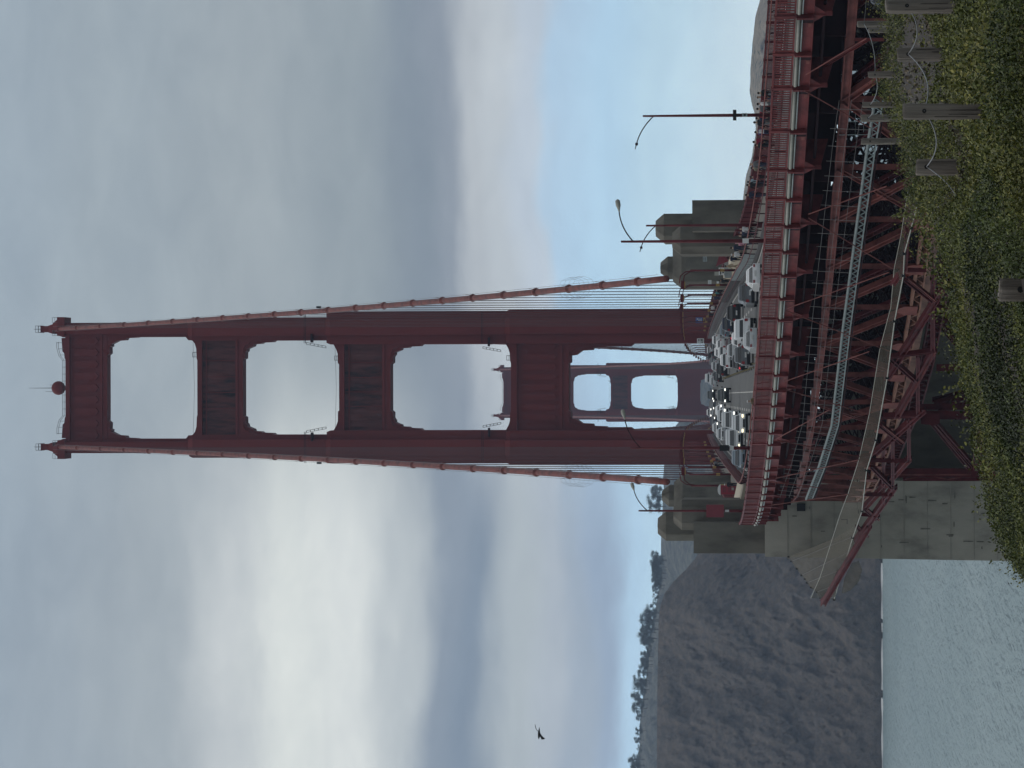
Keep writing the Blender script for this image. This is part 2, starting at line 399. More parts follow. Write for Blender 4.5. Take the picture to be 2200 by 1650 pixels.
m_hill = land_mat('hazed_hill_scrub', [(0.38, (0.12, 0.14, 0.14)), (0.52, (0.20, 0.215, 0.20)), (0.70, (0.28, 0.28, 0.25))], 0.08, 1.0, 0.2)  # scrub lightened and blued, distance haze put into the colour
m_tan = land_mat('dry_hill_grass', [(0.40, (0.06, 0.08, 0.055)), (0.46, (0.30, 0.25, 0.18)), (0.7, (0.44, 0.37, 0.27))], 0.09, 0.5, 0.1)
def interp(t, pts):
    xs_, ys_ = zip(*pts); return np.interp(t, xs_, ys_)
# sea cliff: rises from the shore, ground broken into buttresses and gullies
nu, nv = 260, 190
yy = np.linspace(1010, 1760, nu)
top = interp(yy, [(1010, 1560), (1120, 1535), (1180, 1503), (1200, 1494), (1225, 1472), (1250, 1447), (1275, 1428), (1300, 1419), (1330, 1415), (1500, 1412), (1650, 1411), (1760, 1408)])
P = []
for i, y in enumerate(yy):
    for j in range(nv):
        k = j / (nv - 1); V = 1897 + (top[i] - 1897) * k
        kk = k - 0.04
        Yd = 2304 + 190 * max(0, kk) ** 1.15
        gx = (y - 1000) / 60.0; gy = k * 3.0
        rel = (fbm(np.array(gx * 0.5 + gy * 0.5), np.array(gy * 0.7 - gx * 0.1), 6, 3) - 0.5) * 60 - abs(fbm(np.array(gx * 1.1 + gy * .8), np.array(gy * 1.4), 5, 11, .6) - 0.5) * 38 + (fbm(np.array(gx * 4.5), np.array(gy * 6.0), 4, 17, .65) - .5) * 9
        Yd += rel * min(1, k * 6) * min(1, (1 - k) * 5 + 0.25)
        p = at(V, y, Yd)
        P.append((p.x, Yd, max(p.z, -2 + 3 * k) if j else -3.0))
for j in range(1): pass
grid_mesh('headland_cliff', P, nu, nv, m_cliff)
# narrow pale road bench and surf line at its foot
sf = MB()
px = [at(1896, y, 2298 + 4 * math.sin(y * .07)) for y in np.linspace(1150, 1700, 120)]
for a, b in zip(px, px[1:]):
    wv = 5.0 * max(0.0, vnoise(np.array(a.x * .11), np.array(.5), 3) - .25)
    if vnoise(np.array(a.x * .21), np.array(2.5), 8) < .3: continue
    sf.quadbox([(a.x, a.y - wv, 0.05), (b.x, b.y - wv, 0.05), (b.x, b.y + 9, 0.05), (a.x, a.y + 9, 0.05), (a.x, a.y - wv + 1, 0.55), (b.x, b.y - wv + 1, 0.55), (b.x, b.y + 9, 1.1), (a.x, a.y + 9, 1.1)])
struct(sf.build('surf', mat('sea_foam', (0.75, 0.77, 0.76), 0.9)), 'stuff')
def hill(name, pts, y0, y1, Ynear, Yfar, Vlow, material, seed, amp, nu=90, nv=26):
    P = []; yy = np.linspace(y0, y1, nu); tp = interp(yy, pts)
    for i, y in enumerate(yy):
        rough = (fbm(np.array(y / 25.0), np.array(0.3), 4, seed) - 0.5) * amp
        for j in range(nv):
            k = j / (nv - 1); V = Vlow + (tp[i] + rough - Vlow) * k ** 0.8
            Yd = Ynear + (Yfar - Ynear) * k + (fbm(np.array(y / 40.0 + k), np.array(k * 4.0), 4, seed + 5) - 0.5) * (Yfar - Ynear) * 0.35 * min(1, (1 - k) * 4)
            p = at(V, y, Yd); P.append((p.x, Yd, p.z))
    for j in range(nv): pass
    return grid_mesh(name, P, nu, nv, material)
m_bluff = land_mat('bluff_scrub', [(0.38, (0.018, 0.024, 0.018)), (0.52, (0.05, 0.052, 0.04)), (0.70, (0.09, 0.085, 0.07))], 0.3, 1.0, 0.8)
hill('wooded_hill', [(700, 1510), (790, 1518), (815, 1502), (830, 1498), (850, 1500), (880, 1492), (905, 1460), (940, 1436), (1000, 1428), (1050, 1424), (1180, 1421), (1240, 1419), (1300, 1409), (1380, 1392), (1450, 1388), (1520, 1377), (1600, 1374), (1760, 1360)], 690, 1760, 3300, 3700, 1720, m_hill, 4, 6)
hill('dry_hill', [(-80, 1630), (0, 1632), (40, 1622), (90, 1616), (150, 1612), (195, 1611), (225, 1616), (250, 1624), (290, 1622), (340, 1614), (380, 1602), (430, 1597), (520, 1598), (620, 1610), (700, 1640)], -90, 720, 3700, 4300, 1760, m_tan, 9, 4)

# eucalyptus and scrub trees along the wooded hill
m_leaf_far = mat('hazed_tree_leaf', (0.085, 0.108, 0.085), 0.8, var=0.4, vscale=0.2)  # leaf colour lightened to carry the haze of distance
m_bark = mat('tree_bark', (0.09, 0.075, 0.06), 0.9)
def leaf_cards(pts, size, seed=0, flat=0.0):
    """small leaf-sized quads at pts, random tilt; numpy arrays out"""
    r = np.random.default_rng(seed); n = len(pts)
    a = r.normal(size=(n, 3)); a /= np.linalg.norm(a, axis=1)[:, None]
    b = r.normal(size=(n, 3)); b -= a * (a * b).sum(1)[:, None]; b /= np.linalg.norm(b, axis=1)[:, None]
    s = (size * r.uniform(0.6, 1.4, n))[:, None] if np.ndim(size) == 0 else (size * r.uniform(0.6, 1.4, n))[:, None]
    V = np.stack([pts - a * s * 0.5, pts + b * s * 0.32, pts + a * s * 0.5, pts - b * s * 0.32], 1).reshape(-1, 3)
    return V
def mesh_quads(name, V, material, parent=None):
    me = bpy.data.meshes.new(name); n = len(V) // 4; V = np.asarray(V, dtype=np.float32)
    if parent is not None: V = V - np.array(parent['_base'], dtype=np.float32)
    me.vertices.add(len(V)); me.vertices.foreach_set('co', V.ravel()); me.loops.add(len(V)); me.loops.foreach_set('vertex_index', np.arange(len(V), dtype=np.int32))
    me.polygons.add(n); me.polygons.foreach_set('loop_start', np.arange(0, 4 * n, 4)); me.polygons.foreach_set('loop_total', np.full(n, 4)); me.update()
    me.materials.append(material); o = bpy.data.objects.new(name, me); col.objects.link(o)
    if parent is not None: o.parent = parent; o['_base'] = parent['_base']
    return o
def hill_tree(x_top, y, x_base, width, label, seed, Y=3285.0, lean=0.0):
    b = at(x_base, y, Y); tp = at(x_top, y - lean, Y); h = (tp - b).length; wd = width * Y / F
    t = thing('hillside_tree', label, 'tree', tuple(b), 'trees on the far headland')
    r = random.Random(seed); mb = MB(); mb.tube([b - Vector((0, 0, 3)), b + (tp - b) * .5, b + (tp - b) * .85], [h * .035, h * .022, h * .008], 6)
    cs = []
    for k in range(18):
        f = r.uniform(0.12, 1.0); c = b + (tp - b) * f + Vector((r.uniform(-.5, .5) * wd * (1.15 - 0.6 * abs(f - .6)), r.uniform(-.4, .4) * wd, 0))
        cs.append((c, h * r.uniform(.12, .22))); mb.tube([b + (tp - b) * max(.25, f - .3), c], [h * .014, h * .006], 5)
    mb.build('trunk', m_bark, t)
    pts = np.concatenate([np.array(c)[None] + rng.normal(size=(230, 3)) * s * np.array([.55, .55, .42]) for c, s in cs])
    mesh_quads('crown', leaf_cards(pts, h * 0.045, seed), m_leaf_far, t)
trees = [(1392, 1068, 1424, 20), (1394, 1088, 1424, 22), (1400, 1052, 1424, 14), (1400, 1195, 1421, 18), (1398, 1212, 1421, 18), (1401, 1230, 1420, 18), (1398, 1248, 1420, 20), (1402, 1265, 1418, 16),
         (1403, 1280, 1417, 16), (1402, 1296, 1413, 18), (1386, 1315, 1412, 26), (1378, 1332, 1410, 30), (1372, 1352, 1408, 28), (1380, 1372, 1405, 22), (1388, 1392, 1402, 14), (1381, 1405, 1398, 10), (1376, 1420, 1396, 9),
         (1371, 1445, 1390, 10), (1362, 1462, 1388, 20), (1360, 1482, 1388, 26), (1357, 1502, 1386, 24), (1359, 1522, 1384, 20), (1365, 1540, 1380, 14), (1373, 1565, 1380, 16), (1362, 1590, 1378, 9), (1352, 1632, 1378, 16), (1356, 1646, 1378, 14),
         (1434, 893, 1462, 9), (1440, 886, 1470, 10)]
rt = random.Random(12)
for k in range(26):
    y_ = rt.uniform(1190, 1655); b_ = float(np.interp(y_, [1190, 1240, 1300, 1380, 1450, 1520, 1600, 1660], [1423, 1421, 1412, 1396, 1391, 1382, 1378, 1374])); trees.append((b_ - rt.uniform(8, 22), y_, b_ + 3, rt.uniform(12, 22)))
ORD = ['first', 'second', 'third', 'fourth', 'fifth', 'sixth', 'seventh', 'eighth', 'ninth', 'tenth', 'eleventh', 'twelfth', 'thirteenth', 'fourteenth', 'fifteenth', 'sixteenth', 'seventeenth', 'eighteenth', 'nineteenth', 'twentieth', 'twenty-first', 'twenty-second', 'twenty-third', 'twenty-fourth', 'twenty-fifth', 'twenty-sixth', 'twenty-seventh', 'twenty-eighth', 'twenty-ninth', 'thirtieth', 'thirty-first', 'thirty-second', 'thirty-third', 'thirty-fourth', 'thirty-fifth', 'thirty-sixth', 'thirty-seventh', 'thirty-eighth', 'thirty-ninth', 'fortieth'] + ['forty-' + q for q in ('first', 'second', 'third', 'fourth', 'fifth', 'sixth', 'seventh', 'eighth', 'ninth')] + ['fiftieth'] + ['fifty-' + q for q in ('first', 'second', 'third', 'fourth', 'fifth', 'sixth', 'seventh', 'eighth', 'ninth')]
for i, (xt, y, xb, wd) in enumerate(sorted(trees, key=lambda q: q[1])):
    hill_tree(xt, y, xb, wd, f"hazy tree on the far headland skyline, {ORD[i]} counting outwards from the tower", 100 + i)

# ================================================================== suspension towers
YT = 806.0
def TH(x, y):                    # photo pixel on the near tower's face -> (half width from axis, height)
    p = at(x, y, YT); return p.x - axis(YT), p.z
def make_tower(label):
    t = thing('bridge_tower', label, 'bridge tower', (axis(YT), YT, 0.0), 'suspension bridge towers')
    cx = axis(YT)
    def X(y, x=800): return TH(x, y)[0]
    def Z(x): return TH(x, 833)[1]
    tiers = [  # x top, x bottom, y outer, y front outer, y front inner, y inner, half depth
        (131, 410, 691.5, 697, 716, 722.5, 3.4), (410, 706, 681.5, 690, 721, 731, 4.3), (706, 1090, 669.5, 686.7, 720.5, 740, 5.2), (1090, 2600, 667.5, 685.4, 718.8, 739.6, 6.2)]
    for sgn in (1, -1):
        lg = None; body = MB(); front = []; sill = []
        for (xa, xb, yo, fo, fi, yi, hd) in tiers:
            z1 = Z(xa); z0 = Z(xb) if xb < 2000 else 13.0
            xs_ = sorted([cx + sgn * X(yo), cx + sgn * X(yi)]); fs = sorted([cx + sgn * X(fo), cx + sgn * X(fi)])
            body.span((xs_[0], YT - hd + 1.3, z0), (xs_[1], YT + hd - 1.3, z1 - 0.9)); body.taper((xs_[0], YT - hd + 1.3), (xs_[1], YT + hd - 1.3), z1 - 0.9, z1, (0.35, 0.35))
            mid = sorted([cx + sgn * (X(yo) * .72 + X(fo) * .28), cx + sgn * X(fi)])
            body.span((mid[0] + .02, YT - hd + .7, z0), (mid[1] - .02, YT + hd - .7, z1 - 0.6))
            front.append(MB().span((fs[0], YT - hd, z0), (fs[1], YT + hd, z1 - 1.1)))
            sill.append(MB().taper((fs[0] - .06, YT - hd - .06), (fs[1] + .06, YT + hd + .06), z1 - 1.1, z1 + 0.15, (0.1, 0.9)))
            # narrow vertical ribs that step the outer cell
            for k in (0.3, 0.6):
                xr = cx + sgn * (X(yo) + (X(fo) - X(yo)) * k)
                body.span((xr - .12, YT - hd + 1.05, z0), (xr + .12, YT - hd + 1.32, z1 - 1.2))
        lg = body.build('leg', m_tower, t)
        for q in front: q.build('front_cell', m_tower, lg)
        for q in sill: q.build('ledge', m_tower, lg)
        # saddle housing and little crow's nest on the leg top
        cz = Z(131); cl_ = cx + sgn * 13.55
        sh = MB(); a = cx + sgn * X(682, 120); b = cx + sgn * X(722, 120); lo, hi_ = min(a, b), max(a, b)
        sh.taper((lo, YT - 3.8), (hi_, YT + 3.8), cz - 1.6, cz + .1, (0.0, 0.0)); sh.taper((lo + .5, YT - 3.2), (hi_ - .5, YT + 3.2), cz + .1, cz + 1.4, (0.9, 0.8))
        sh.taper((cl_ - 1.1, YT - 2.4), (cl_ + 1.1, YT + 2.4), cz + 1.4, cz + 2.6, (.35, .5)); sh.taper((cl_ - .72, YT - 1.6), (cl_ + .72, YT + 1.6), cz + 2.6, cz + 4.2, (.05, .1))
        sh.span((cl_ - .82, YT - 1.7, cz + 4.2), (cl_ + .82, YT + 1.7, cz + 4.4))
        sh.build('saddle_housing', m_tower, t)
        rl = MB()
        for dx in (-.75, 0, .75):
            for dy in (-1.6, 1.6): rl.beam((cl_ + dx, YT + dy, cz + 4.4), (cl_ + dx, YT + dy, cz + 5.6), .09, .09)
        for zz in (4.95, 5.55):
            for dy in (-1.6, 1.6): rl.beam((cl_ - .8, YT + dy, cz + zz), (cl_ + .8, YT + dy, cz + zz), .08, .08)
        rl.beam((cl_, YT, cz + 4.4), (cl_, YT, cz + 6.3), .1, .1)
        for q, (xo) in enumerate((lo, hi_)):
            dx = .35 if q == 0 else -.35
            for dy in (-3.6, 3.6):
                for ex in (0, dx * 3.4): rl.beam((xo + dx * .2 + ex, YT + dy, cz + .1), (xo + dx * .2 + ex, YT + dy, cz + 1.2), .08, .08)
                for zz in (.65, 1.2): rl.beam((xo + dx * .2, YT + dy, cz + zz), (xo + dx * 3.6, YT + dy, cz + zz), .07, .07)
        rl.build('top_railing', m_wire, t, kind='stuff')
    # portal struts with flanges, recessed panels and fluting
    struts = [(145, 234, 723, 2.3, 0), (428, 525.5, 732, 2.6, 1), (732, 842, 741, 2.9, 1), (1100, 1224, 741, 3.2, 0)]
    for k, (xa, xb, yi, hd, worn) in enumerate(struts):
        z1, z0 = Z(xa), Z(xb); hw = X(yi) + .6; fl = (z1 - z0) * 0.11
        s = MB(); s.span((cx - hw, YT - hd + .9, z0 + fl), (cx + hw, YT + hd - .9, z1 - fl * .6)); st = s.build('portal_strut', m_tower_worn if worn else m_tower, t)
        f = MB(); f.span((cx - hw, YT - hd, z1 - fl * .6), (cx + hw, YT + hd, z1)); f.span((cx - hw, YT - hd - .25, z1 - fl * .95), (cx + hw, YT - hd + .9, z1 - fl * .6)); f.build('upper_flange', m_tower, st)
        f = MB(); f.span((cx - hw, YT - hd + .15, z0), (cx + hw, YT + hd - .15, z0 + fl)); f.span((cx - hw, YT - hd - .2, z0 + fl), (cx + hw, YT - hd + .85, z0 + fl * 1.45)); f.build('lower_flange', m_tower, st)
        n = 9
        for i in range(n):
            xm = cx + (i - (n - 1) / 2) * (2 * hw / n); wq = hw / n * .62
            zlo, zhi = z0 + fl * 1.9, z1 - fl * 1.9
            p = MB(); yf = YT - hd + .9
            if worn:
                p.quadbox([(xm - wq, yf - .02, zlo), (xm + wq, yf - .02, zlo), (xm + wq, yf + .2, zlo), (xm - wq, yf + .2, zlo), (xm - wq, yf - .30, zhi), (xm + wq, yf - .30, zhi), (xm + wq, yf + .2, zhi), (xm - wq, yf + .2, zhi)])
            else:
                p.plate([(xm - wq, yf - .08, zlo + .7), (xm, yf - .08, zlo), (xm + wq, yf - .08, zlo + .7), (xm + wq, yf - .08, zhi), (xm - wq, yf - .08, zhi)], .5)
            p.build('flute', m_tower_worn if worn else m_tower, st)
        if worn:
            c = MB(); c.span((cx - hw, YT - hd + .45, z0 + (z1 - z0) * .80), (cx + hw, YT - hd + .9, z0 + (z1 - z0) * .82))
            for dx in (-.42, -.1, .22, .55): c.span((cx + dx * hw - .08, YT - hd + .5, z0 + fl), (cx + dx * hw + .08, YT - hd + .9, z1 - fl))
            c.build('panel_seam', m_tower, st)
    # stepped corner brackets of the four openings
    brk = [[(234, 763.5), (239, 759), (238.5, 746), (242.5, 744), (241.8, 739.5), (256, 732), (272.4, 730.7), (274.5, 726.4), (296.4, 725.3), (300.7, 722), (300.7, 717), (229, 717), (229, 763.5)],
           [(401, 722), (407.6, 731), (416.4, 731.8), (421.8, 738.4), (425, 749.3), (426, 772), (428.4, 773.3), (433, 773.3), (433, 717), (401, 717)],
           [(525.5, 772), (529.8, 770), (530.3, 757), (533, 754.7), (534, 749.3), (547, 743.8), (548.4, 739.5), (563.6, 738.4), (567, 735.8), (588.7, 735), (593, 731), (593, 726), (520, 726), (520, 772)],
           [(704.4, 731), (711, 739.5), (719.6, 740.5), (725, 750.4), (728.4, 760), (728.8, 781), (731.6, 782), (737, 782), (737, 726), (704.4, 726)],
           [(841.9, 782.7), (846.7, 778.7), (846.7, 766.7), (850.7, 761), (850.7, 757), (864, 751.5), (864.5, 748), (880, 747), (883, 744.5), (905, 743.5), (910, 739.5), (910, 734), (836, 734), (836, 782.7)],
           [(1088.5, 739), (1094, 749), (1097, 758), (1098, 775), (1100, 781), (1106, 781), (1106, 734), (1088.5, 734)],
           [(1223.8, 781), (1228, 778), (1228, 763.8), (1239, 762.4), (1252, 753), (1275, 751.8), (1276.5, 747), (1303.5, 746), (1306, 744), (1356, 744), (1363.4, 738), (1363.4, 733), (1217, 733), (1217, 781)]]
    for k, pl in enumerate(brk):
        hd = (2.0, 2.2, 2.3, 2.5, 2.6, 2.8, 2.9)[k]
        q = [TH(a, b) for a, b in pl]
        for sgn in (1, -1):
            poly = [(cx + sgn * u, z) for u, z in q]
            b = MB().prism(poly, YT - hd + .02, YT + hd - .02).build('corner_bracket', m_tower, t)
            if k in (2, 4, 6):   # second, shallower layer that steps the bracket in front
                mid = [(cx + sgn * ((u - q[-2][0]) * .72 + q[-2][0]), (z - q[-2][1]) * .72 + q[-2][1]) for u, z in q]
                MB().prism(mid, YT - hd - .5, YT - hd + .02).build('bracket_step', m_tower, b)
    # top walkway railing, aircraft beacon, mast
    zt = Z(145); rl = MB()
    prof = [(-9.6, 1.55), (-8.8, 1.5), (-6.6, .9), (6.6, .9), (8.8, 1.5), (9.6, 1.55)]
    for hgt in (.35, .75):
        rl.tube([(cx + a, YT - 2.1, zt + (0 if abs(a) < 7 else .8 if abs(a) < 9 else 1.3) + hgt) for a, _ in [(-10.6, 0), (-9.2, 0), (-7.4, 0), (-6.4, 0), (6.4, 0), (7.4, 0), (9.2, 0), (10.6, 0)]], .05, 4)
    for a in np.linspace(-6.4, 6.4, 9): rl.beam((cx + a, YT - 2.1, zt), (cx + a, YT - 2.1, zt + .8), .09, .09)
    for sg in (-1, 1):
        for a, z_ in ((7.6, .5), (9.0, .9), (10.4, 1.2)): rl.beam((cx + sg * a, YT - 2.1, zt + z_ - .5), (cx + sg * a, YT - 2.1, zt + z_ + .9), .09, .09)
    rl.build('walkway_railing', m_wire, t)
    sp = MB()
    for sg in (-1, 1): sp.prism([(cx + sg * 11.5, zt - .4), (cx + sg * 6.2, zt - .4), (cx + sg * 6.8, zt + .25), (cx + sg * 8.0, zt + .35), (cx + sg * 8.4, zt + .75), (cx + sg * 11.5, zt + .95)], YT - 2.0, YT + 2.0)
    sp.build('stepped_crest', m_tower, t)
    bc = MB().ball((cx, YT - 1.2, zt + 1.85), 1.6, 20, 14); bo = bc.build('beacon', m_tower, t, True)
    MB().tube([(cx, YT - 1.2, zt - .1), (cx, YT - 1.2, zt + .45)], .5, 10).build('beacon_base', m_tower, bo)
    an = MB().tube([(cx, YT - 1.2, zt + 3.3), (cx, YT - 1.2, zt + 8.7)], [.09, .04], 5); an.tube([(cx - .8, YT - 1.1, zt + 2.8), (cx - .8, YT - 1.1, zt + 4.9)], .04, 4); an.tube([(cx + .7, YT - 1.1, zt + 3.2), (cx + .7, YT - 1.1, zt + 3.9)], .04, 4)
    an.build('mast', m_wire, t)
    # inspection ladders, baskets and hanging lines in the openings
    for (x0, x1, ya, yb, yc) in ((662, 704, 736, 744, 735), (1040, 1078, 745, 752, 743)):
        for sgn in (1, -1):
            ld = MB(); pa = [TH(x0, ya), TH(x1, yb)]; pb = [TH(x0, ya + 4), TH(x1, yb + 4)]
            for (p, q) in (pa, pb): ld.beam((cx + sgn * p[0], YT - 3, p[1]), (cx + sgn * q[0], YT - 3, q[1]), .1, .1)
            for i in range(6):
                f = i / 5; a = [pa[0][j] + (pa[1][j] - pa[0][j]) * f for j in (0, 1)]; b = [pb[0][j] + (pb[1][j] - pb[0][j]) * f for j in (0, 1)]
                ld.beam((cx + sgn * a[0], YT - 3, a[1]), (cx + sgn * b[0], YT - 3, b[1]), .14, .14)
            ld.build('access_ladder', m_wire, t)
            bx = MB(); c0 = TH(x0 + 6, yc - 8); bx.span((cx + sgn * c0[0] - 1.0, YT - 6.0, c0[1] - 1.0), (cx + sgn * c0[0] + 1.0, YT - 3.0, c0[1] - .7))
            for xk in (-6, -3): 
                u0 = TH(x0 + xk + 6, 672); u1 = TH(x0 + xk + 6, 738); bx.beam((cx + sgn * u0[0], YT - 6.6, u0[1]), (cx + sgn * u1[0], YT - 6.6, u1[1]), .12, .12)
            bx.build('work_platform', m_under, t)
    for (xz, yb_, yt_) in ((423, 757, 767), (727, 765, 774), (1096, 764, 774)):
        c = MB(); (u0, z0), (u1, z1) = TH(xz + 4, yb_), TH(xz - 6, yt_)
        for u in (u0, u1): c.beam((cx + u, YT - 2, z0 - .3), (cx + u, YT - 2, z1), .12, .12)
        for z in (z0, (z0 + z1) / 2, z1): c.beam((cx + u0, YT - 2, z), (cx + u1, YT - 2, z), .1, .1)
        c.build('inspection_basket', m_wire, t)
    for xz in (418, 722): # slack hand lines strung between legs
        u0, z0 = TH(xz, 735); u1, z1 = TH(xz + 3, 835)
        c = MB().tube([(cx + u0, YT - 2, z0), (cx, YT - 2, z1), (cx - u0, YT - 2, z0)], .035, 4); c.tube([(cx + u0, YT - 2, z0 - 1), (cx, YT - 2, z1 - .8), (cx - u0, YT - 2, z0 - 1)], .03, 4); c.build('hand_line', m_wire, t)
    return t
tower = make_tower('huge near dark red bridge tower standing over the traffic')
tower2 = copy_tree(tower); tower2.location = (axis(2086.0), 2086.0, 5.5); [bpy.data.objects.remove(q, do_unlink=True) for q in list(tower2.children_recursive) if q.name.split('.')[0] in ('beacon_base', 'beacon', 'mast')]; tower2['label'] = 'smaller hazy bridge tower seen through the portal of the near tower'
MB().span((-24, 785, -6), (22, 827, 13)).build('pier_base', m_conc, tower)

# ================================================================== main cables with bands, hand ropes and suspenders
ZTOP = 224.6
def cable_z(Y):
    if Y < YT:
        u = (Y - 474) / (YT - 474); return 71.4 + (ZTOP - 71.4) * u - 4 * 8.5 * u * (1 - u)
    if Y < 2086: u = (Y - YT) / 1280.0; return ZTOP + 5.5 * u - 4 * 140 * u * (1 - u)
    u = (Y - 2086) / 343.0; return ZTOP + 5.5 - (ZTOP - 76) * u - 4 * 8.5 * u * (1 - u)
for sgn, lab in ((1, 'main cable sweeping to the pylon beside the walkers'), (-1, 'main cable sweeping to the pylon on the sea side')):
    def cp(Y, dx=0, dz=0): return (axis(Y) + sgn * 13.55 + dx, Y, cable_z(Y) + dz)
    c = thing('main_cable', 'thick faded red ' + lab, 'cable', cp(474), 'main cables')
    ys_ = list(np.linspace(474, YT, 40)) + list(np.linspace(YT + 8, 2086, 60)) + list(np.linspace(2092, 2400, 10))
    MB().tube([cp(Y) for Y in ys_], .44, 12).build('cable', m_cable, c, True)
    hr = MB()
    for dx in (-.55, .55): hr.tube([cp(Y, dx, 1.15) for Y in ys_[:40]], .022, 4)
    hr.build('hand_rope', m_wire, c)
    k = 0; Y = 486.0
    bandY = [486 + 15.24 * i for i in range(21)] + [YT + 15.24 * (i + 1) for i in range(83)]
    for Y in bandY:
        p = Vector(cp(Y)); q = Vector(cp(Y + .7)); d = (q - p).normalized()
        far = Y > YT
        b = MB().tube([p - d * .8, p - d * .78, p + d * .78, p + d * .8], [.46, .55, .55, .46], 10)
        if not far:
            b.tube([p - d * .35, p - d * .3, p + d * .3, p + d * .35], [.55, .63, .63, .55], 10); b.beam(p + Vector((0, 0, .5)), p + Vector((0, 0, 1.3)), .06, .06)
            for dx in (-.55, .55): b.beam(p + Vector((dx * .8, 0, .4)), p + Vector((dx, 0, 1.2)), .05, .05)
        b.build('cable_band', m_cable, c, True)
        zd = zdeck(Y - Y0) - .6
        if cable_z(Y) - zd > 2.5:
            s = MB()
            for dy in (-.25, .25): s.tube([(p.x, Y + dy, p.z), (p.x, Y + dy, zd)], .055, 4)
            s.build('suspender', m_rope, c)
    # wire inspection cage that rides on the cable
    cg = MB(); Yc = 512.0
    for k in range(4):
        yq = Yc + (k - 1.5) * 2.1; p = Vector(cp(yq)); ring = [p + Vector((1.6 * math.cos(a), 0, 1.7 * math.sin(a) + .3)) for a in np.linspace(0, 2 * math.pi, 9)]
        cg.tube(ring, .014, 4, False)
    for a in np.linspace(0, 2 * math.pi, 9)[:-1]: cg.tube([Vector(cp(Yc - 3.2)) + Vector((1.6 * math.cos(a), 0, 1.7 * math.sin(a) + .3)), Vector(cp(Yc + 3.2)) + Vector((1.6 * math.cos(a), 0, 1.7 * math.sin(a) + .3))], .011, 4)
    cg.build('cable_cage', m_wire, c)
    # marker clamp high on the rope
    pm = Vector(cp(640, sgn * .6, 1.2)); MB().span(pm - Vector((.18, .4, .4)), pm + Vector((.18, .4, .4))).build('marker', m_black, c)

# ================================================================== concrete pylons
def cham(x0, x1, y0, y1, z0, z1, c, topc=0.0):     # prism with chamfered vertical edges and bevelled top
    P = lambda k: [(x0 + c + k, y0 + k), (x1 - c - k, y0 + k), (x1 - k, y0 + c + k), (x1 - k, y1 - c - k), (x1 - c - k, y1 - k), (x0 + c + k, y1 - k), (x0 + k, y1 - c - k), (x0 + k, y0 + c + k)]
    mb = MB(); n = 8; lv = [(0, z0), (0, z1 - topc)] + ([(topc * .8, z1)] if topc else [])
    for k, z in lv: mb.v += [(x, y, z) for x, y in P(k)]
    mb.f.append(tuple(reversed(range(n))))
    for i in range(len(lv) - 1):
        for j in range(n): j2 = (j + 1) % n; mb.f.append((i * n + j, i * n + j2, (i + 1) * n + j2, (i + 1) * n + j))
    mb.f.append(tuple(range((len(lv) - 1) * n, len(lv) * n))); return mb
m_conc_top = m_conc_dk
def pylon(name_label, Yf, blocks, group='concrete pylons', seams=True):
    t = thing('concrete_pylon', name_label, 'pylon', tuple(at(1600, (blocks[0][0] + blocks[0][1]) / 2, Yf)), group)
    for (ya, yb, xt, dy0, dy1, zb, c, tc_, nm, mt) in blocks:
        a = at(xt, ya, Yf + dy0); b = at(xt, yb, Yf + dy0); x0, x1 = min(a.x, b.x), max(a.x, b.x)
        o = cham(x0, x1, Yf + dy0, Yf + dy1, zb, a.z, c, tc_).build(nm, mt, t)
        if tc_ and nm != 'cap':
            s = MB(); zz = a.z - 3.2
            while zz > max(zb, 50): s.span((x0 + c, Yf + dy0 - .035, zz), (x1 - c, Yf + dy0 + .01, zz + .07)); zz -= 2.6
            s.build('pour_joint', mt, o)
    return t
# far pair (by the suspended side span) then near pair
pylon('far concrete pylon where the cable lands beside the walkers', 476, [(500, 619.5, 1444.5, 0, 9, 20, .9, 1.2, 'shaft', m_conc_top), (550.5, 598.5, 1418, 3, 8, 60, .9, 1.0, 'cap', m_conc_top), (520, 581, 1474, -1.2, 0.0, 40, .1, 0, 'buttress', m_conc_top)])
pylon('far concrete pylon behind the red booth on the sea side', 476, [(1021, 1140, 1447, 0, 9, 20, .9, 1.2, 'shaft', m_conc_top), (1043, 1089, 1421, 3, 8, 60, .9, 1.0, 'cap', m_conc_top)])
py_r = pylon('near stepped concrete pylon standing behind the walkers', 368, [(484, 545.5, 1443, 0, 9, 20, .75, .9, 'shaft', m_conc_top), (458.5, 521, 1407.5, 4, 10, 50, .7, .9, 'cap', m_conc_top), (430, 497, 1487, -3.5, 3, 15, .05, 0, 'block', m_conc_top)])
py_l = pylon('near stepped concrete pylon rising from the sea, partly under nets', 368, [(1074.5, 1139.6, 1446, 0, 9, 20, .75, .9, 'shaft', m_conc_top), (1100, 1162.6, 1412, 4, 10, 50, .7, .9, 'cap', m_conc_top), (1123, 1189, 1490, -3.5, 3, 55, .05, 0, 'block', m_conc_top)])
a = at(1640, 1032, 363); b = at(1640, 1195, 363); c = at(2250, 1209, 361)
pb = MB(); pb.quadbox([(a.x, 360.5, -3), (c.x - .4, 360.5, -3), (c.x - .4, 380, -3), (a.x, 380, -3), (a.x, 362, a.z - .15), (b.x, 362, a.z - .15), (b.x, 380, a.z - .15), (a.x, 380, a.z - .15)])
base_o = pb.build('pier_base', m_conc, py_l)
jn = MB()     # formwork lines left in the concrete
for k in range(14):
    z = a.z - 2.5 - k * 2.35; yk = 362 - (a.z - .15 - z) / (a.z + 3) * 1.5
    jn.span((c.x + .3, yk - .05, z), (a.x - .05, yk + .3, z + .06))
jn.build('formwork_line', mat('formwork_shade', (0.33, 0.303, 0.26), .95, var=.3, vscale=.8), base_o)
fk = MB(); rr = random.Random(5)
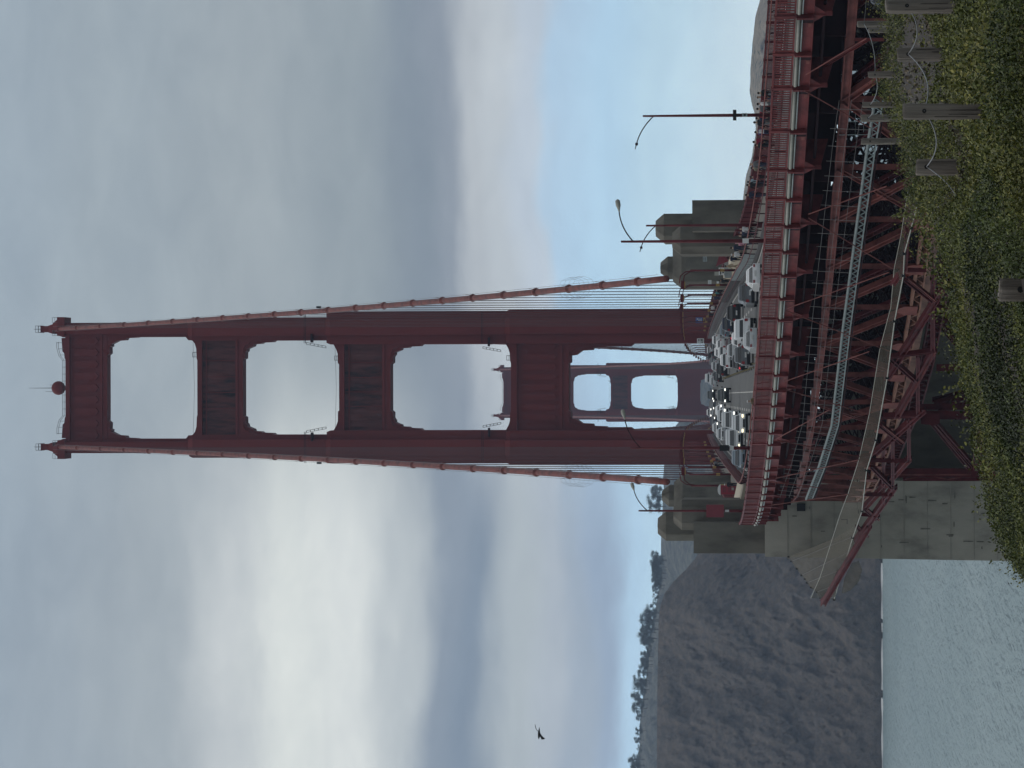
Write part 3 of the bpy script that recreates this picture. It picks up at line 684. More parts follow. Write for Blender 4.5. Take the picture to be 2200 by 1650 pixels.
for k in range(60):     # short form-tie streaks
    z = rr.uniform(24, a.z - 3); x = rr.uniform(b.x + .6, a.x - .6); yk = 362 - (a.z - .15 - z) / (a.z + 3) * 1.5
    if rr.random() < .6: fk.span((x, yk - .045, z), (x + .09, yk + .2, z + rr.uniform(.3, 1.0)))
    else: fk.span((x, yk - .045, z), (x + rr.uniform(.2, .7), yk + .2, z + .09))
fk.build('form_tie_mark', mat('concrete_stain', (0.17, 0.158, 0.135), .95, var=.4, vscale=2), base_o)
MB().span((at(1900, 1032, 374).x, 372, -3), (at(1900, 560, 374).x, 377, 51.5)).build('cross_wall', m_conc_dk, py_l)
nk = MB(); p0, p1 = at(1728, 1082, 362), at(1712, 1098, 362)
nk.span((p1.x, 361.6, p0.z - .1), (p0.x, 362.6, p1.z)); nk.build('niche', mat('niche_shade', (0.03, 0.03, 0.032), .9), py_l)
# ================================================================== deck: road, footways, kerbs, markings
def strip(name, t0, t1, o0, o1, h, material, step=4.0, thick=0.0, kind='structure'):
    ts = np.arange(t0, t1 + .01, step) if t1 - t0 > step else np.array([t0, t1]); mb = MB()
    for i, t in enumerate(ts):
        mb.v += [tuple(D(t, o0, h)), tuple(D(t, o1, h))]
        if thick: mb.v += [tuple(D(t, o0, h - thick)), tuple(D(t, o1, h - thick))]
    k = 4 if thick else 2
    for i in range(len(ts) - 1):
        a, b = i * k, (i + 1) * k
        mb.f.append((a, a + 1, b + 1, b))
        if thick: mb.f += [(a + 2, b + 2, b + 3, a + 3), (a, b, b + 2, a + 2), (a + 1, a + 3, b + 3, b + 1)]
    if thick: mb.f += [(0, 2, 3, 1), (len(ts) * k - 4, len(ts) * k - 3, len(ts) * k - 1, len(ts) * k - 2)]
    o = mb.build(name, material)
    if kind: o['kind'] = kind
    return o
m_asph = mat('worn_asphalt', (0.115, 0.115, 0.110), 0.85, var=0.25, vscale=0.5, dark=(0.085, 0.085, 0.083), bump=0.2, bscale=8, detail=8)
m_walk = mat('footway_concrete', (0.165, 0.152, 0.13), 0.9, var=0.15, vscale=0.7)
road = strip('road', -146, 1740, -10.6, 10.6, -.22, m_asph, thick=.3)
strip('footway', -146, 1740, -14.6, -10.75, 0, m_walk, thick=.35); strip('footway', -146, 1740, 10.75, 14.6, 0, m_walk, thick=.35)
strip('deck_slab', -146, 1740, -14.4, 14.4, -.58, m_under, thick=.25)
m_line = mat('worn_road_line', (0.52, 0.51, 0.47), .8, var=.3, vscale=2); m_yl = mat('yellow_marker', (0.24, 0.20, 0.10), .7); m_seam = mat('tarred_seam', (0.05, 0.05, 0.05), .9)
def mark(t0, t1, o, wd=.14, m=m_line, nm='lane_line'):
    q = MB(); n = max(1, int((t1 - t0) / 4))
    for i in range(n):
        a, b = t0 + (t1 - t0) * i / n, t0 + (t1 - t0) * (i + 1) / n
        P = [D(a, o - wd, -.215), D(a, o + wd, -.215), D(b, o + wd, -.215), D(b, o - wd, -.215)]; k = len(q.v); q.v += [tuple(p) for p in P]; q.f.append((k, k + 1, k + 2, k + 3))
    ob = q.build(nm, m); ob.parent = road; return ob
for o in (-6.9, -3.6, 3.3, 6.6):
    t = -120.0
    while t < 300: mark(t, t + 3.4, o); t += 11.0
mark(-140, 440, -1.7, .05); mark(-140, 440, -10.2, .1); mark(-140, 440, 10.2, .1)
for t in (-40, 5, 60, 110, 180, 260): mark(t, t + .35, 0, 10.2, m_seam, 'expansion_joint')
# low yellow tubes that part the two directions
tb = MB().tube([(0, 0, 0), (0, 0, .06)], .14, 8); tb.tube([(0, 0, .06), (0, 0, .75)], .06, 8)
ty = thing('lane_divider_tube', 'short dull yellow traffic tube standing on the centre line of the road', 'traffic tube', (0, 0, 0), 'yellow tubes down the centre line')
MB().tube([(0, 0, 0), (0, 0, .06)], .16, 8).build('foot', m_black, ty); MB().tube([(0, 0, .06), (0, 0, .5)], [.055, .045], 8).build('tube', m_yl, ty)
for i in range(34):
    c_ = ty if i == 0 else copy_tree(ty); t = -60 + i * 7.6; c_.location = D(t, .6, -.22)

# ---------------------------------------------------------------- outer railing on the sea side: posts at the measured stations
rail_y = [-60, 35, 115, 189, 281, 365, 427, 484, 539, 589.5, 639, 684.7, 726, 766, 803, 837, 869, 899, 927, 952, 980.6, 1007, 1025, 1041, 1058, 1071, 1084, 1095, 1102.5, 1110, 1116, 1121, 1125.5]
OW = -14.75
rail_t = [t_at(y, OW, 1.4) for y in rail_y]; rail_t = [rail_t[0] - 4.6] + rail_t
def railing(t_list, off, label, out=-1, posts=True, bal=0.262, hgt=1.4, mt=None, edge=True, name='bridge_railing', fine=True):
    mt = mt or m_red
    t = thing(name, label, 'railing', tuple(D(t_list[-1], off)))
    for i, (a, b) in enumerate(zip(t_list, t_list[1:])):
        pa, pb = D(a, off), D(b, off); Z = Vector((0, 0, 1)); d = pb - pa; n = max(4, int(d.length / bal))
        u = d.normalized(); g = u * .17
        r = MB(); r.beam(pa + Z * (hgt - .07) + g, pb + Z * (hgt - .07) - g, .2, .13); r.build('top_rail', mt, t)
        p = MB()
        for k in range(1, n):
            q = pa + d * (k / n); p.beam(q + Z * .16, q + Z * (hgt - .14), .04, bal * .42, u)
        p.beam(pa + Z * .11 + g, pb + Z * .11 - g, .12, .1)
        p.build('baluster_panel', mt, t)
    for a in t_list:
        p = D(a, off); u = Vector((math.cos(heading(a)), math.sin(heading(a)), 0)) * out
        MB().box(p + Vector((0, 0, hgt / 2 - .02)), (.22, .2, hgt + .1), heading(a)).build('post', mt, t)
    return t
railing(rail_t, OW, 'red baluster railing along the sea-side edge of the curved approach deck')
# ---------------------------------------------------------------- deck edge under it
edge = thing('viaduct_deck_edge', 'faded red fascia plates, pale conduit and brackets along the approach deck edge', 'deck edge', tuple(D(rail_t[-1], OW)))
Z = Vector((0, 0, 1))
for i, (a, b) in enumerate(zip(rail_t, rail_t[1:])):
    pa, pb = D(a, OW - .12), D(b, OW - .12); d = (pb - pa).normalized()
    MB().tube([pa - Z * .13 + d * .15, pb - Z * .13 - d * .38], .11, 8).build('conduit', m_conduit, edge, True)
    MB().tube([pa - Z * .36 + d * .15 , pb - Z * .36 - d * .4], .05, 6).build('thin_conduit', m_galv, edge, True)
    fb = MB(); qa, qb = D(a, OW + .12), D(b, OW + .12); fb.beam(qa - Z * .72, qb - Z * .72, .06, .66); fb.beam(qa - Z * 1.06, qb - Z * 1.06, .3, .05); fb.build('fascia_plate', m_red, edge)
    pp = D(a, OW - .1); MB().box(pp - Z * .52, (.32, .17, 1.1), heading(a)).build('edge_post', m_red, edge)
    dk = D(a + .38, OW + .02); MB().box(dk - Z * .56, (.16, .5, .98), heading(a)).build('gap_shade', m_under, edge)  # solid dark block painting the shadow beside each edge post
    fp = D(a + .85, OW - .0); MB().box(fp - Z * .86, (.12, .42, .22), heading(a)).build('gusset', m_pink, edge)
    if i % 2 == 0:
        c0 = D(a, OW + .2) - Z * 1.08; u = (D(a, OW + 3) - D(a, OW)).normalized(); d2 = Vector((-u.y, u.x, 0))
        br = MB(); br.plate([c0 + u * .0 - d2 * .02, c0 + u * 2.2, c0 + u * 2.2 - Z * 1.55, c0 + u * .1 - Z * 1.1], .1)
        for k in (-1, 1): br.plate([c0 + d2 * (k * .85) + u * .0, c0 + d2 * (k * .08) - Z * 0.75, c0 + d2 * (k * .08)], .06)
        br.beam(c0 - Z * .02, c0 - Z * 1.15, .3, .12); br.build('bracket', m_red, edge)
cd = MB().tube([D(t, OW + .9, -1.75) for t in np.arange(rail_t[0], rail_t[-1], 4)], .1, 8); cd.build('service_pipe', m_under, edge)
# ---------------------------------------------------------------- floor beams and stringers below the slab
fl = thing('viaduct_floor_framing', 'dark floor beams and stringers under the approach deck', 'floor framing', tuple(D(-60, 0, -2)))
node_t = rail_t[1::2]
if node_t[-1] < -20: node_t = node_t
node_all = list(node_t)
for t in node_all:
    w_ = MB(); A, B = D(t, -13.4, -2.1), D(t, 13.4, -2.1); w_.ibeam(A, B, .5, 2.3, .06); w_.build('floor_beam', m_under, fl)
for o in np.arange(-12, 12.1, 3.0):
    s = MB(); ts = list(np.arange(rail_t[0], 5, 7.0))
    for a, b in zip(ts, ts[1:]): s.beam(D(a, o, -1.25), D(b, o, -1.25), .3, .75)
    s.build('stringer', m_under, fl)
# ---------------------------------------------------------------- railings and barriers on the rest of the deck
tE = list(np.arange(-112, -2, 3.81)); tE2 = list(np.arange(0, 112, 7.62)); tF = list(np.arange(124, 446, 11.0))
railing(tE, 14.5, 'dark red baluster railing behind the walkers on the far side of the deck', 1, mt=m_reddark, bal=.24, hgt=1.45)
railing(tE2, 14.5, 'far-side red railing between the near and far concrete pylons', 1, mt=m_reddark, bal=.4)
railing(tF, 14.5, 'far-side red railing running out from the pylons to the tower', 1, mt=m_reddark, bal=.6)
railing(list(np.arange(18, 112, 7.62)), OW, 'sea-side red railing between the two pylons near the red booth', -1, bal=.4)
railing(list(np.arange(124, 446, 11.0)), OW + .3, 'sea-side red railing running out from the pylons to the tower', -1, bal=.6)
m_picket = mat('dull_picket_paint', (.085, .08, .08), .7)
def barrier(label, off, t0, t1, solid_from, side):
    b = thing('safety_barrier', label, 'barrier', tuple(D(t0, off)))
    ts = list(np.arange(t0, t1, 3.81)); MBt = MB().tube([D(t, off, 1.28) for t in ts], .06, 6); MBt.build('hand_rail', m_pink, b, True)
    m2 = MB().tube([D(t, off, .62) for t in ts], .045, 6); m2.build('mid_rail', m_reddark, b, True)
    for t in ts:
        if t > 350: break
        p = D(t, off); u = D(t, off + side * .3) - p
        MB().tube([p - Vector((0, 0, .1)), p + u * .05 + Vector((0, 0, .7)), p + u * .4 + Vector((0, 0, 1.05)), p + Vector((0, 0, 1.28))], .05, 6).build('post', m_under, b)
    for i, (ta, tb_) in enumerate(zip(ts, ts[1:])):
        if ta < solid_from: continue
        pa, pb = D(ta, off), D(tb_, off); d = pb - pa; n = 22 if tb_ < 130 else 10; q = MB()
        if tb_ < 130:
            for k in range(n): c_ = pa + d * ((k + .5) / n); q.beam(c_ + Z * -.05, c_ + Z * 1.2, .035, .09, d.normalized())
        else: q.beam(pa + Z * .55, pb + Z * .55, .05, 1.1)
        q.build('picket_panel', m_red if side < 0 else (m_galv if tb_ < 40 else m_picket), b)  # near pickets pale, far ones dark: their highlights are put into the colour
    kb = MB(); 
    for ta, tb_ in zip(ts, ts[1:]): kb.beam(D(ta, off, -.02), D(tb_, off, -.02), .35, .3)
    kb.build('kerb', m_picket, b)  # kerb coloured dark to paint in the shade seen between the balusters
    return b
barrier('curved picket barrier between the traffic and the busy footway', 10.7, -118, 440, -22, 1)
barrier('red barrier with pipe hand rail between the traffic and the sea-side footway', -10.7, -128, 440, -16, -1)

# ================================================================== viaduct trusses under the approach
HT, HB = -3.55, -10.2
def truss(off, label, main):
    t = thing('viaduct_truss', label, 'truss', tuple(D(-60, off, HB)))
    nd = list(node_all) + ([-6.0] if node_all[-1] < -12 else [])
    mt = m_pink if main else m_under  # inner trusses near black: the shade under the deck is painted in
    for i, (a, b) in enumerate(zip(nd, nd[1:])):
        A0, B0, A1, B1 = D(a, off, HT), D(b, off, HT), D(a, off, HB), D(b, off, HB)
        if main:
            ch = MB().ibeam(A0, B0, .55, .62, .1); ch.build('top_chord', m_pink, t)
            bc_ = MB().laced(A1, B1, .55, .75, .9); bc_.beam(A1 + Z * .42, B1 + Z * .42, .6, .06); bc_.build('bottom_chord', m_salmon, t)
        else:
            MB().beam(A0, B0, .5, .6).build('top_chord', mt, t); MB().laced(A1, B1, .5, .7).build('bottom_chord', mt, t)
        dg = MB()
        if i in (3, 9): 
            dg.ibeam(A0, B1, .42, .42, .07); dg.ibeam(A1, B0, .42, .42, .07); c_ = (A0 + B1) / 2; dg.box(c_, (.2, 1.6, 1.1), heading(a))
        elif i in (0, 1, 2): dg.ibeam(A1 if i % 2 else A0, B0 if i % 2 else B1, .5, .55, .07)
        elif i < 7: dg.ibeam(A0, B1, .45, .5, .07) if i > 6 else dg.ibeam(B0, A1, .45, .5, .07)
        else: dg.ibeam(A0, B1, .45, .5, .07)
        dg.build('diagonal', m_pink if main else mt, t)
        if main: 
            l2 = MB().laced(A1 + Z * .4 + Vector((.9, .6, 0)), B0 + Vector((.9, .6, 0)), .3, .55); l2.build('laced_brace', m_reddark, t)
    for i, a in enumerate(nd):
        v = MB()
        (v.ibeam if main else v.laced)(D(a, off, HT - .3), D(a, off, HB + .4), .38, .42)
        v.build('vertical', m_pink if main else mt, t)
        g = MB(); 
        c_ = D(a, off - .3 if main else off, HB + .35); g.plate([c_ + (D(a + k, off) - D(a, off)) + Z * q for k, q in ((-.8, -.5), (.8, -.5), (.75, .5), (.3, 1.0), (-.3, 1.0), (-.75, .5))], .06)
        g.build('gusset_plate', m_pink if main else mt, t)
    return t
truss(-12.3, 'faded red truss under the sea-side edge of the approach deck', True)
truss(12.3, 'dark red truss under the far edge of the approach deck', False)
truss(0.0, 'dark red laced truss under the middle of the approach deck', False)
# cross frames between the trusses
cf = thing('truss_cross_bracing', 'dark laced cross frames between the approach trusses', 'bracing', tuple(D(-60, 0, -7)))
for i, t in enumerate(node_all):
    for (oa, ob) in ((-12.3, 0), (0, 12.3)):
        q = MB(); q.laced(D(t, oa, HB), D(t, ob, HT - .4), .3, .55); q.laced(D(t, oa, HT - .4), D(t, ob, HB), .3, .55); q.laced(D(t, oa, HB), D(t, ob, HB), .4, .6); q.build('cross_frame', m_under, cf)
    if i + 1 < len(node_all):
        t2 = node_all[i + 1]; q = MB(); q.beam(D(t, -12, HB), D(t2, 0, HB), .3, .3); q.beam(D(t, 0, HB), D(t2, -12, HB), .3, .3); q.beam(D(t, 0, HB), D(t2, 12, HB), .3, .3); q.build('lateral_brace', m_under, cf)
# inclined arch rib behind, heavy riveted box that falls towards the near pylon
ar = thing('arch_rib', 'heavy dusty red arch rib running under the approach trusses to the pylon', 'arch', tuple(at(1990, 560, 300)))
pts = [at(x, y, Yd) for x, y, Yd in ((2010, 480, 262), (1996, 560, 272), (1976, 675, 284), (1958, 774, 296), (1931, 881, 312), (1900, 950, 328), (1866, 1045, 356))]
for a, b in zip(pts, pts[1:]):
    MB().beam(a, b, 1.0, .75).build('rib_plate', m_salmon, ar); MB().laced(a - Z * 1.35 + Vector((0, 1.0, 0)), b - Z * 1.35 + Vector((0, 1.0, 0)), .4, 1.2, .8).build('rib_lacing', m_reddark, ar)
    d = b - a
    for k in range(5): MB().box(a + d * ((k + .5) / 5) + Z * .42, (1.1, .12, .14)).build('rib_stiffener', m_pink, ar)
# ================================================================== steel support tower (bent)
bt = thing('steel_support_tower', 'deep red braced steel tower carrying the approach beside the concrete pier', 'support tower', tuple(at(2120, 1016, 318)))
def px_beam(m, a, b, wd, ht, nm, mt, parent, laced=False):
    q = MB(); (q.laced if laced else q.ibeam)(at(*a), at(*b), wd, ht); return q.build(nm, mt, parent)
px_beam(bt, (1850, 1016, 318), (2330, 1016, 318), .8, .7, 'column', m_reddark, bt)
px_beam(bt, (1850, 1020, 316), (2330, 1020, 316), .12, .12, 'column_edge', m_pink, bt)
px_beam(bt, (1860, 889, 300), (2330, 897, 300), .7, .6, 'column', m_reddark, bt)
px_beam(bt, (1975, 874, 302), (2330, 874, 302), .5, .5, 'column', m_reddark, bt)
px_beam(bt, (2100, 1010, 317), (2100, 896, 301), .7, .72, 'girt', m_reddark, bt)
for dx in (0, 14): px_beam(bt, (2000 + dx * .6, 905, 301), (2082 + dx, 1005, 316.5), .35, .34, 'diagonal', m_reddark, bt)
MB().plate([at(1978, 888, 299.6), at(2019, 888, 299.6), at(2019, 909, 299.6), at(2008, 914, 299.6), at(1978, 911, 299.6)], .2).build('gusset_plate', m_reddark, bt)
MB().plate([at(2086, 992, 316), at(2126, 992, 316), at(2126, 1026, 316), at(2086, 1026, 316)], .2).build('gusset_plate', m_reddark, bt)
px_beam(bt, (1940, 1030, 319), (2330, 1030, 319), .3, .3, 'lacing_column', m_reddark, bt)
q = MB(); xs_ = list(range(1945, 2330, 46))
for i, (a, b) in enumerate(zip(xs_, xs_[1:])): q.beam(at(a, 1022 if i % 2 else 1030, 318.5), at(b, 1030 if i % 2 else 1022, 318.5), .1, .1)
q.build('lacing', m_pink, bt)
px_beam(bt, (2005, 862, 303), (2140, 830, 305), .5, .5, 'diagonal', m_reddark, bt); px_beam(bt, (2010, 880, 302), (2120, 846, 304), .4, .9, 'laced_diagonal', m_reddark, bt, True)
px_beam(bt, (2012, 790, 300), (2330, 790, 300), .6, .5, 'column', m_reddark, bt); px_beam(bt, (2003, 686, 288), (2260, 686, 288), .6, .5, 'column', m_reddark, bt)
for (a, b) in (((1990, 660, 290), (2110, 800, 296)), ((1985, 760, 294), (2050, 640, 288))): px_beam(bt, a, b, .45, .45, 'diagonal', m_reddark, bt)
px_beam(bt, (2002, 575, 280), (2250, 575, 280), .6, .55, 'column', m_reddark, bt)
# secondary bracing frame under the net (outrigger frame)
of = thing('net_outrigger_frame', 'deep red triangular outrigger frame below the safety net', 'outrigger frame', tuple(at(1960, 760, 290)))
segs = [((1950, 490, 257), (1944, 575, 262), .4), ((1944, 575, 262), (1918, 610, 264), .4), ((1950, 580, 262), (1990, 580, 262), .35), ((1945, 598, 262), (2005, 646, 266), .42), ((2025, 620, 266), (1905, 812, 286), .55),
        ((1908, 766, 282), (2012, 752, 280), .4), ((1912, 768, 282), (1968, 818, 287), .42), ((2004, 755, 280), (1926, 895, 296), .55), ((2004, 560, 264), (2004, 750, 280), .4), ((1972, 765, 283), (1972, 890, 296), .35),
        ((1898, 894, 296), (1978, 889, 297), .5), ((1890, 912, 298), (1938, 950, 302), .42), ((1985, 880, 296), (1878, 975, 306), .55), ((1868, 988, 307), (1952, 990, 308), .4), ((1874, 1003, 308), (1920, 1050, 315), .42), ((1953, 985, 308), (1858, 1090, 322), .55),
        ((1952, 900, 298), (1953, 990, 308), .35), ((1918, 945, 303), (1918, 1046, 314), .35), ((1860, 1062, 317), (1920, 1062, 317), .4), ((1858, 1092, 322), (1885, 1116, 328), .38), ((1922, 1045, 315), (1840, 1160, 336), .6), ((1898, 960, 305), (1898, 1082, 320), .35),
        ((1852, 1105, 326), (1888, 1108, 326), .38), ((1840, 1130, 332), (1862, 1152, 336), .35), ((1868, 1128, 330), (1768, 1298, 352), .6), ((1845, 1165, 338), (1795, 1255, 348), .3)]
def OF(q): return net_at(q[0], q[1], -8.0) if q[1] < 1150 else at(*q)
for a, b, wd in segs: MB().ibeam(OF(a), OF(b), wd * .85, wd * .8, .07).build('strut', m_reddark, of)
for a, b, wd in segs[3::4]: MB().beam(OF(a) + Vector((-.05, -.25, -.2)), OF(b) + Vector((-.05, -.25, -.2)), .1, .08).build('strut_edge', m_pink, of)
# ================================================================== safety net
m_net = bpy.data.materials.new('wire_net'); m_net.use_nodes = True; t_ = m_net.node_tree; pb_ = t_.nodes['Principled BSDF']; pb_.inputs['Base Color'].default_value = (0.13, 0.112, 0.08, 1); pb_.inputs['Roughness'].default_value = .8
pb_.inputs['Alpha'].default_value = 0.38
net = thing('safety_net', 'grey brown wire safety net hung out below the deck edge', 'net', tuple(at(1900, 760, 285)))
outer = [(1972, 436, 252), (1958, 490, 256), (1943, 545, 259), (1941, 592, 261), (1922, 690, 272), (1906, 812, 284), (1882, 945, 300), (1862, 1010, 308), (1852, 1098, 322), (1832, 1155, 333), (1812, 1222, 344), (1792, 1288, 352)]
inner = [(1950, 412, 262), (1946, 440, 265), (1936, 505, 270), (1921, 578, 275), (1914, 660, 280), (1890, 752, 290), (1868, 888, 306), (1846, 985, 320), (1822, 1060, 334), (1805, 1105, 344), (1762, 1240, 358), (1742, 1285, 364)]
inner2 = [(1921, 578, 275), (1910, 700, 283), (1890, 752, 290), (1885, 800, 295), (1866, 880, 304), (1862, 930, 310), (1845, 988, 318), (1842, 1020, 324), (1821, 1062, 333), (1820, 1085, 338), (1805, 1105, 343)]
def NO(q): return net_at(q[0], q[1], -15.0 if q[1] < 1100 else -15 + (q[1] - 1100) * .10)
def NI(q): return net_at(q[0], q[1], -3.5)
for i in range(len(outer) - 1):
    A, B, C_, D_ = NO(outer[i]), NO(outer[i + 1]), NI(inner[i + 1]), NI(inner[i])
    mb = MB(); nU, nV = 5, 3
    for u in range(nU + 1):
        for v in range(nV + 1):
            a, b = u / nU, v / nV; p = (A * (1 - a) + B * a) * (1 - b) + (D_ * (1 - a) + C_ * a) * b
            p = p - Z * (.35 * math.sin(math.pi * a) * math.sin(math.pi * b)); mb.v.append(tuple(p))
    for u in range(nU):
        for v in range(nV): k = u * (nV + 1) + v; mb.f.append((k, k + nV + 1, k + nV + 2, k + 1))
    mb.build('net_panel', m_net, net, True)
MB().tube([NO(q) for q in outer], .045, 6).build('outer_rope', m_conduit, net, True)
MB().tube([NI(q) for q in inner], .03, 5).build('inner_rope', m_conduit, net, True)
for q in outer: MB().box(NO(q), (.2, .4, .25)).build('rope_clamp', m_black, net)
# flared end of the net over the cliff
fan_top = [(1694, 1196, 358), (1700, 1206, 360), (1712, 1222, 362), (1722, 1236, 363), (1729, 1244, 364), (1734, 1252, 364), (1742, 1262, 365), (1755, 1272, 362), (1762, 1285, 358)]
fan_bot = [(1845, 1125, 334), (1840, 1150, 338), (1832, 1165, 342), (1825, 1185, 345), (1818, 1205, 347), (1812, 1222, 348), (1806, 1238, 350), (1800, 1255, 351), (1794, 1280, 352)]
mb = MB(); nV = 5
for A, B in zip(fan_top, fan_bot):
    for v in range(nV + 1):
        b = v / nV; p = at(*A) * (1 - b) + at(*B) * b; mb.v.append(tuple(p - Z * (.6 * math.sin(math.pi * b))))
for u in range(len(fan_top) - 1):
    for v in range(nV): k = u * (nV + 1) + v; mb.f.append((k, k + nV + 1, k + nV + 2, k + 1))
m_net2 = m_net.copy(); m_net2.name = 'folded_wire_net'; m_net2.node_tree.nodes['Principled BSDF'].inputs['Alpha'].default_value = .6
mb.build('flared_net', m_net2, net, True)
lobe = [(1845, 1205, 346), (1852, 1225, 347), (1845, 1250, 349), (1828, 1268, 350), (1808, 1275, 351), (1815, 1240, 349), (1830, 1210, 346)]
MB().plate([at(*q) for q in lobe], .03).build('net_lobe', m_net, net)
for A in fan_top: MB().box(at(*A), (.16, .25, .2)).build('rope_clamp', m_black, net); 
for k, (A, B) in enumerate(zip(fan_top, fan_bot)):
    if k % 2: MB().tube([at(*A), at(*B)], .022, 5).build('rib_rope', m_wire, net)
for (x0, y0, Ya, x1, y1, Yb) in ((1762, 1290, 356, 1790, 1262, 352), (1768, 1298, 355, 1800, 1225, 348)): MB().tube([at(x0, y0, Ya), at(x1, y1, Yb)], .06, 6).build('net_post', m_reddark, net)
# stays from the deck brackets down to the net
for (a, b) in (((1737, 468, 246), (1919, 578, 270)), ((1690, 668, 262), (1912, 755, 288)), ((1737, 460, 246), (1905, 400, 250)), ((1692, 662, 262), (1910, 585, 272)), ((1684, 820, 274), (1868, 755, 288)), ((1682, 835, 274), (1866, 890, 304)),
               ((1664, 945, 290), (1782, 880, 300)), ((1655, 1030, 308), (1845, 988, 320)), ((1645, 1087, 322), (1822, 1062, 334)), ((1728, 195, 233), (1870, 275, 245)), ((1732, 160, 232), (1862, 82, 228)), ((1655, 1035, 308), (1760, 1048, 330)), ((1670, 946, 290), (1866, 985, 318))):
    MB().tube([net_at(a[0], a[1], -.4), net_at(b[0], b[1], -4.0)], .04, 5).build('stay_cable', m_pink, net)
# ================================================================== maintenance catwalk with laced side
cw = thing('maintenance_catwalk', 'grey steel maintenance catwalk with zigzag lattice side under the deck', 'catwalk', tuple(at(1800, 760, 280)))
cpts = [(1880, 215, 243), (1866, 300, 247), (1836, 520, 262), (1812, 700, 274), (1787, 913, 291), (1760, 1000, 303), (1732, 1072, 318)]
cp_ = [net_at(q[0], q[1], -1.5) for q in cpts]
for a, b in zip(cp_, cp_[1:]):
    MB().tube([a, b], .11, 8).build('hand_rail', m_walkway, cw)
    ln = MB(); d = b - a; n = max(4, int(d.length / .42)); 
    for i in range(n):
        p, q = a + d * (i / n), a + d * ((i + 1) / n); lo = -Z * .48
        ln.beam(p - Z * .1, q + lo if i % 2 == 0 else q - Z * .1, .05, .07) if i % 2 == 0 else ln.beam(p + lo, q - Z * .1, .05, .07)
    ln.beam(a - Z * .52, b - Z * .52, .12, .1); ln.build('lattice_side', m_walkway, cw)
    g = MB(); off = Vector((.3, 1.2, 0)); g.quadbox([a - Z * .75, b - Z * .75, b - Z * .75 + off, a - Z * .75 + off, a - Z * .70, b - Z * .70, b - Z * .70 + off, a - Z * .70 + off]); g.build('walk_plate', m_under, cw)
    n = max(2, int(d.length / 1.9))
    for i in range(n):
        p = a + d * ((i + .5) / n); MB().tube([p, p + Z * 2.6 + Vector((0.2, 1.2, 0))], .014, 4).build('hanger', m_wire, cw)
for hh, rr_ in ((.75, .012), (1.5, .012), (2.3, .012)): MB().tube([p + Z * hh + Vector((.1, .5 * hh, 0)) for p in cp_], rr_, 4).build('guard_wire', m_wire, cw)
# scaffold platform with tubes near the picture edge
sf_ = thing('scaffold_platform', 'thin grey tube scaffold hung under the deck near the timber posts', 'scaffold', tuple(at(1860, 250, 242)))
for xx in (1820, 1840, 1858): MB().tube([at(xx, 150, 238), at(xx - 3, 300, 246)], .03, 5).build('rail_tube', m_galv, sf_)
for yy_ in (160, 200, 232, 262, 290): MB().tube([at(1800, yy_, 241), at(1872, yy_ - 1, 241)], .028, 5).build('standard', m_galv, sf_)
px_beam(sf_, (1738, 160, 233), (1862, 85, 230), .25, .22, 'raking_tube', m_red, sf_); px_beam(sf_, (1835, 85, 230), (1900, 85, 230), .2, .2, 'leg', m_red, sf_)
# ================================================================== lamps
def tall_lamp(label, y, off, x_top, x_arm, y_arm, side, head, t=None):
    t = t_at(y, off, 5) if t is None else t
    b = D(t, off); Yd = b.y; top = at(x_top, y, Yd); top.x = b.x; tip = at(x_arm, y_arm, Yd + side * 1.0)
    L_ = thing('street_lamp', label, 'street lamp', tuple(b), 'tall curved-arm street lamps')
    MB().tube([b, b + Z * 3, top], [.16, .14, .08], 8).build('pole', m_reddark, L_, True)
    MB().tube([b, b + Z * .5], [.3, .24], 8).build('pole_base', m_reddark, L_)
    s = top - Z * .9; mid = s + (tip - s) * .45 + Z * (.12 * (tip - s).length * .6 + .3)
    pts = [s * (1 - k) ** 2 + mid * (2 * k * (1 - k)) + tip * (k * k) for k in np.linspace(0, 1, 9)]
    arm = MB().tube(pts, .05, 6).build('arm', m_under, L_, True)
    if head:
        d = (pts[-1] - pts[-3]).normalized(); c = tip + d * .45
        MB().tube([tip - d * .1, tip + d * .12, tip + d * .4, tip + d * .75, tip + d * .85], [.05, .10, .18, .17, .06], 8).build('lamp_head', m_conduit, L_, True)
    else:
        MB().tube([tip - Z * 0 + (tip - pts[-3]).normalized() * -.1, tip + (tip - pts[-3]).normalized() * .35], [.05, .035], 6).build('bare_end', m_under, L_)
        MB().box(tip - (tip - pts[-3]).normalized() * .1, (.2, .2, .22)).build('junction_box', m_under, L_)
    return L_
l1 = tall_lamp('tall red lamp with rounded white head rising in front of the near pylon', 518, -11.2, 1334, 1330, 452, -1, True)
l2 = tall_lamp('rust-streaked lamp without a head against the near stepped pylon', 484, 11.4, 1388, 1377, 534, 1, False, t_at(484, 11.4, 5))
l3 = tall_lamp('dark lamp without a head standing alone against clear sky', 248, 11.4, 1381, 1367, 312, 1, False)
l4 = tall_lamp('tall red lamp in front of the sea-side leg of the tower', 962.5, -11.2, 1354, 1342, 899, -1, True)
l5 = tall_lamp('tall red lamp with red box on its pole before the sea-side pylon', 1111, -13.6, 1372, 1362, 1053, -1, True)
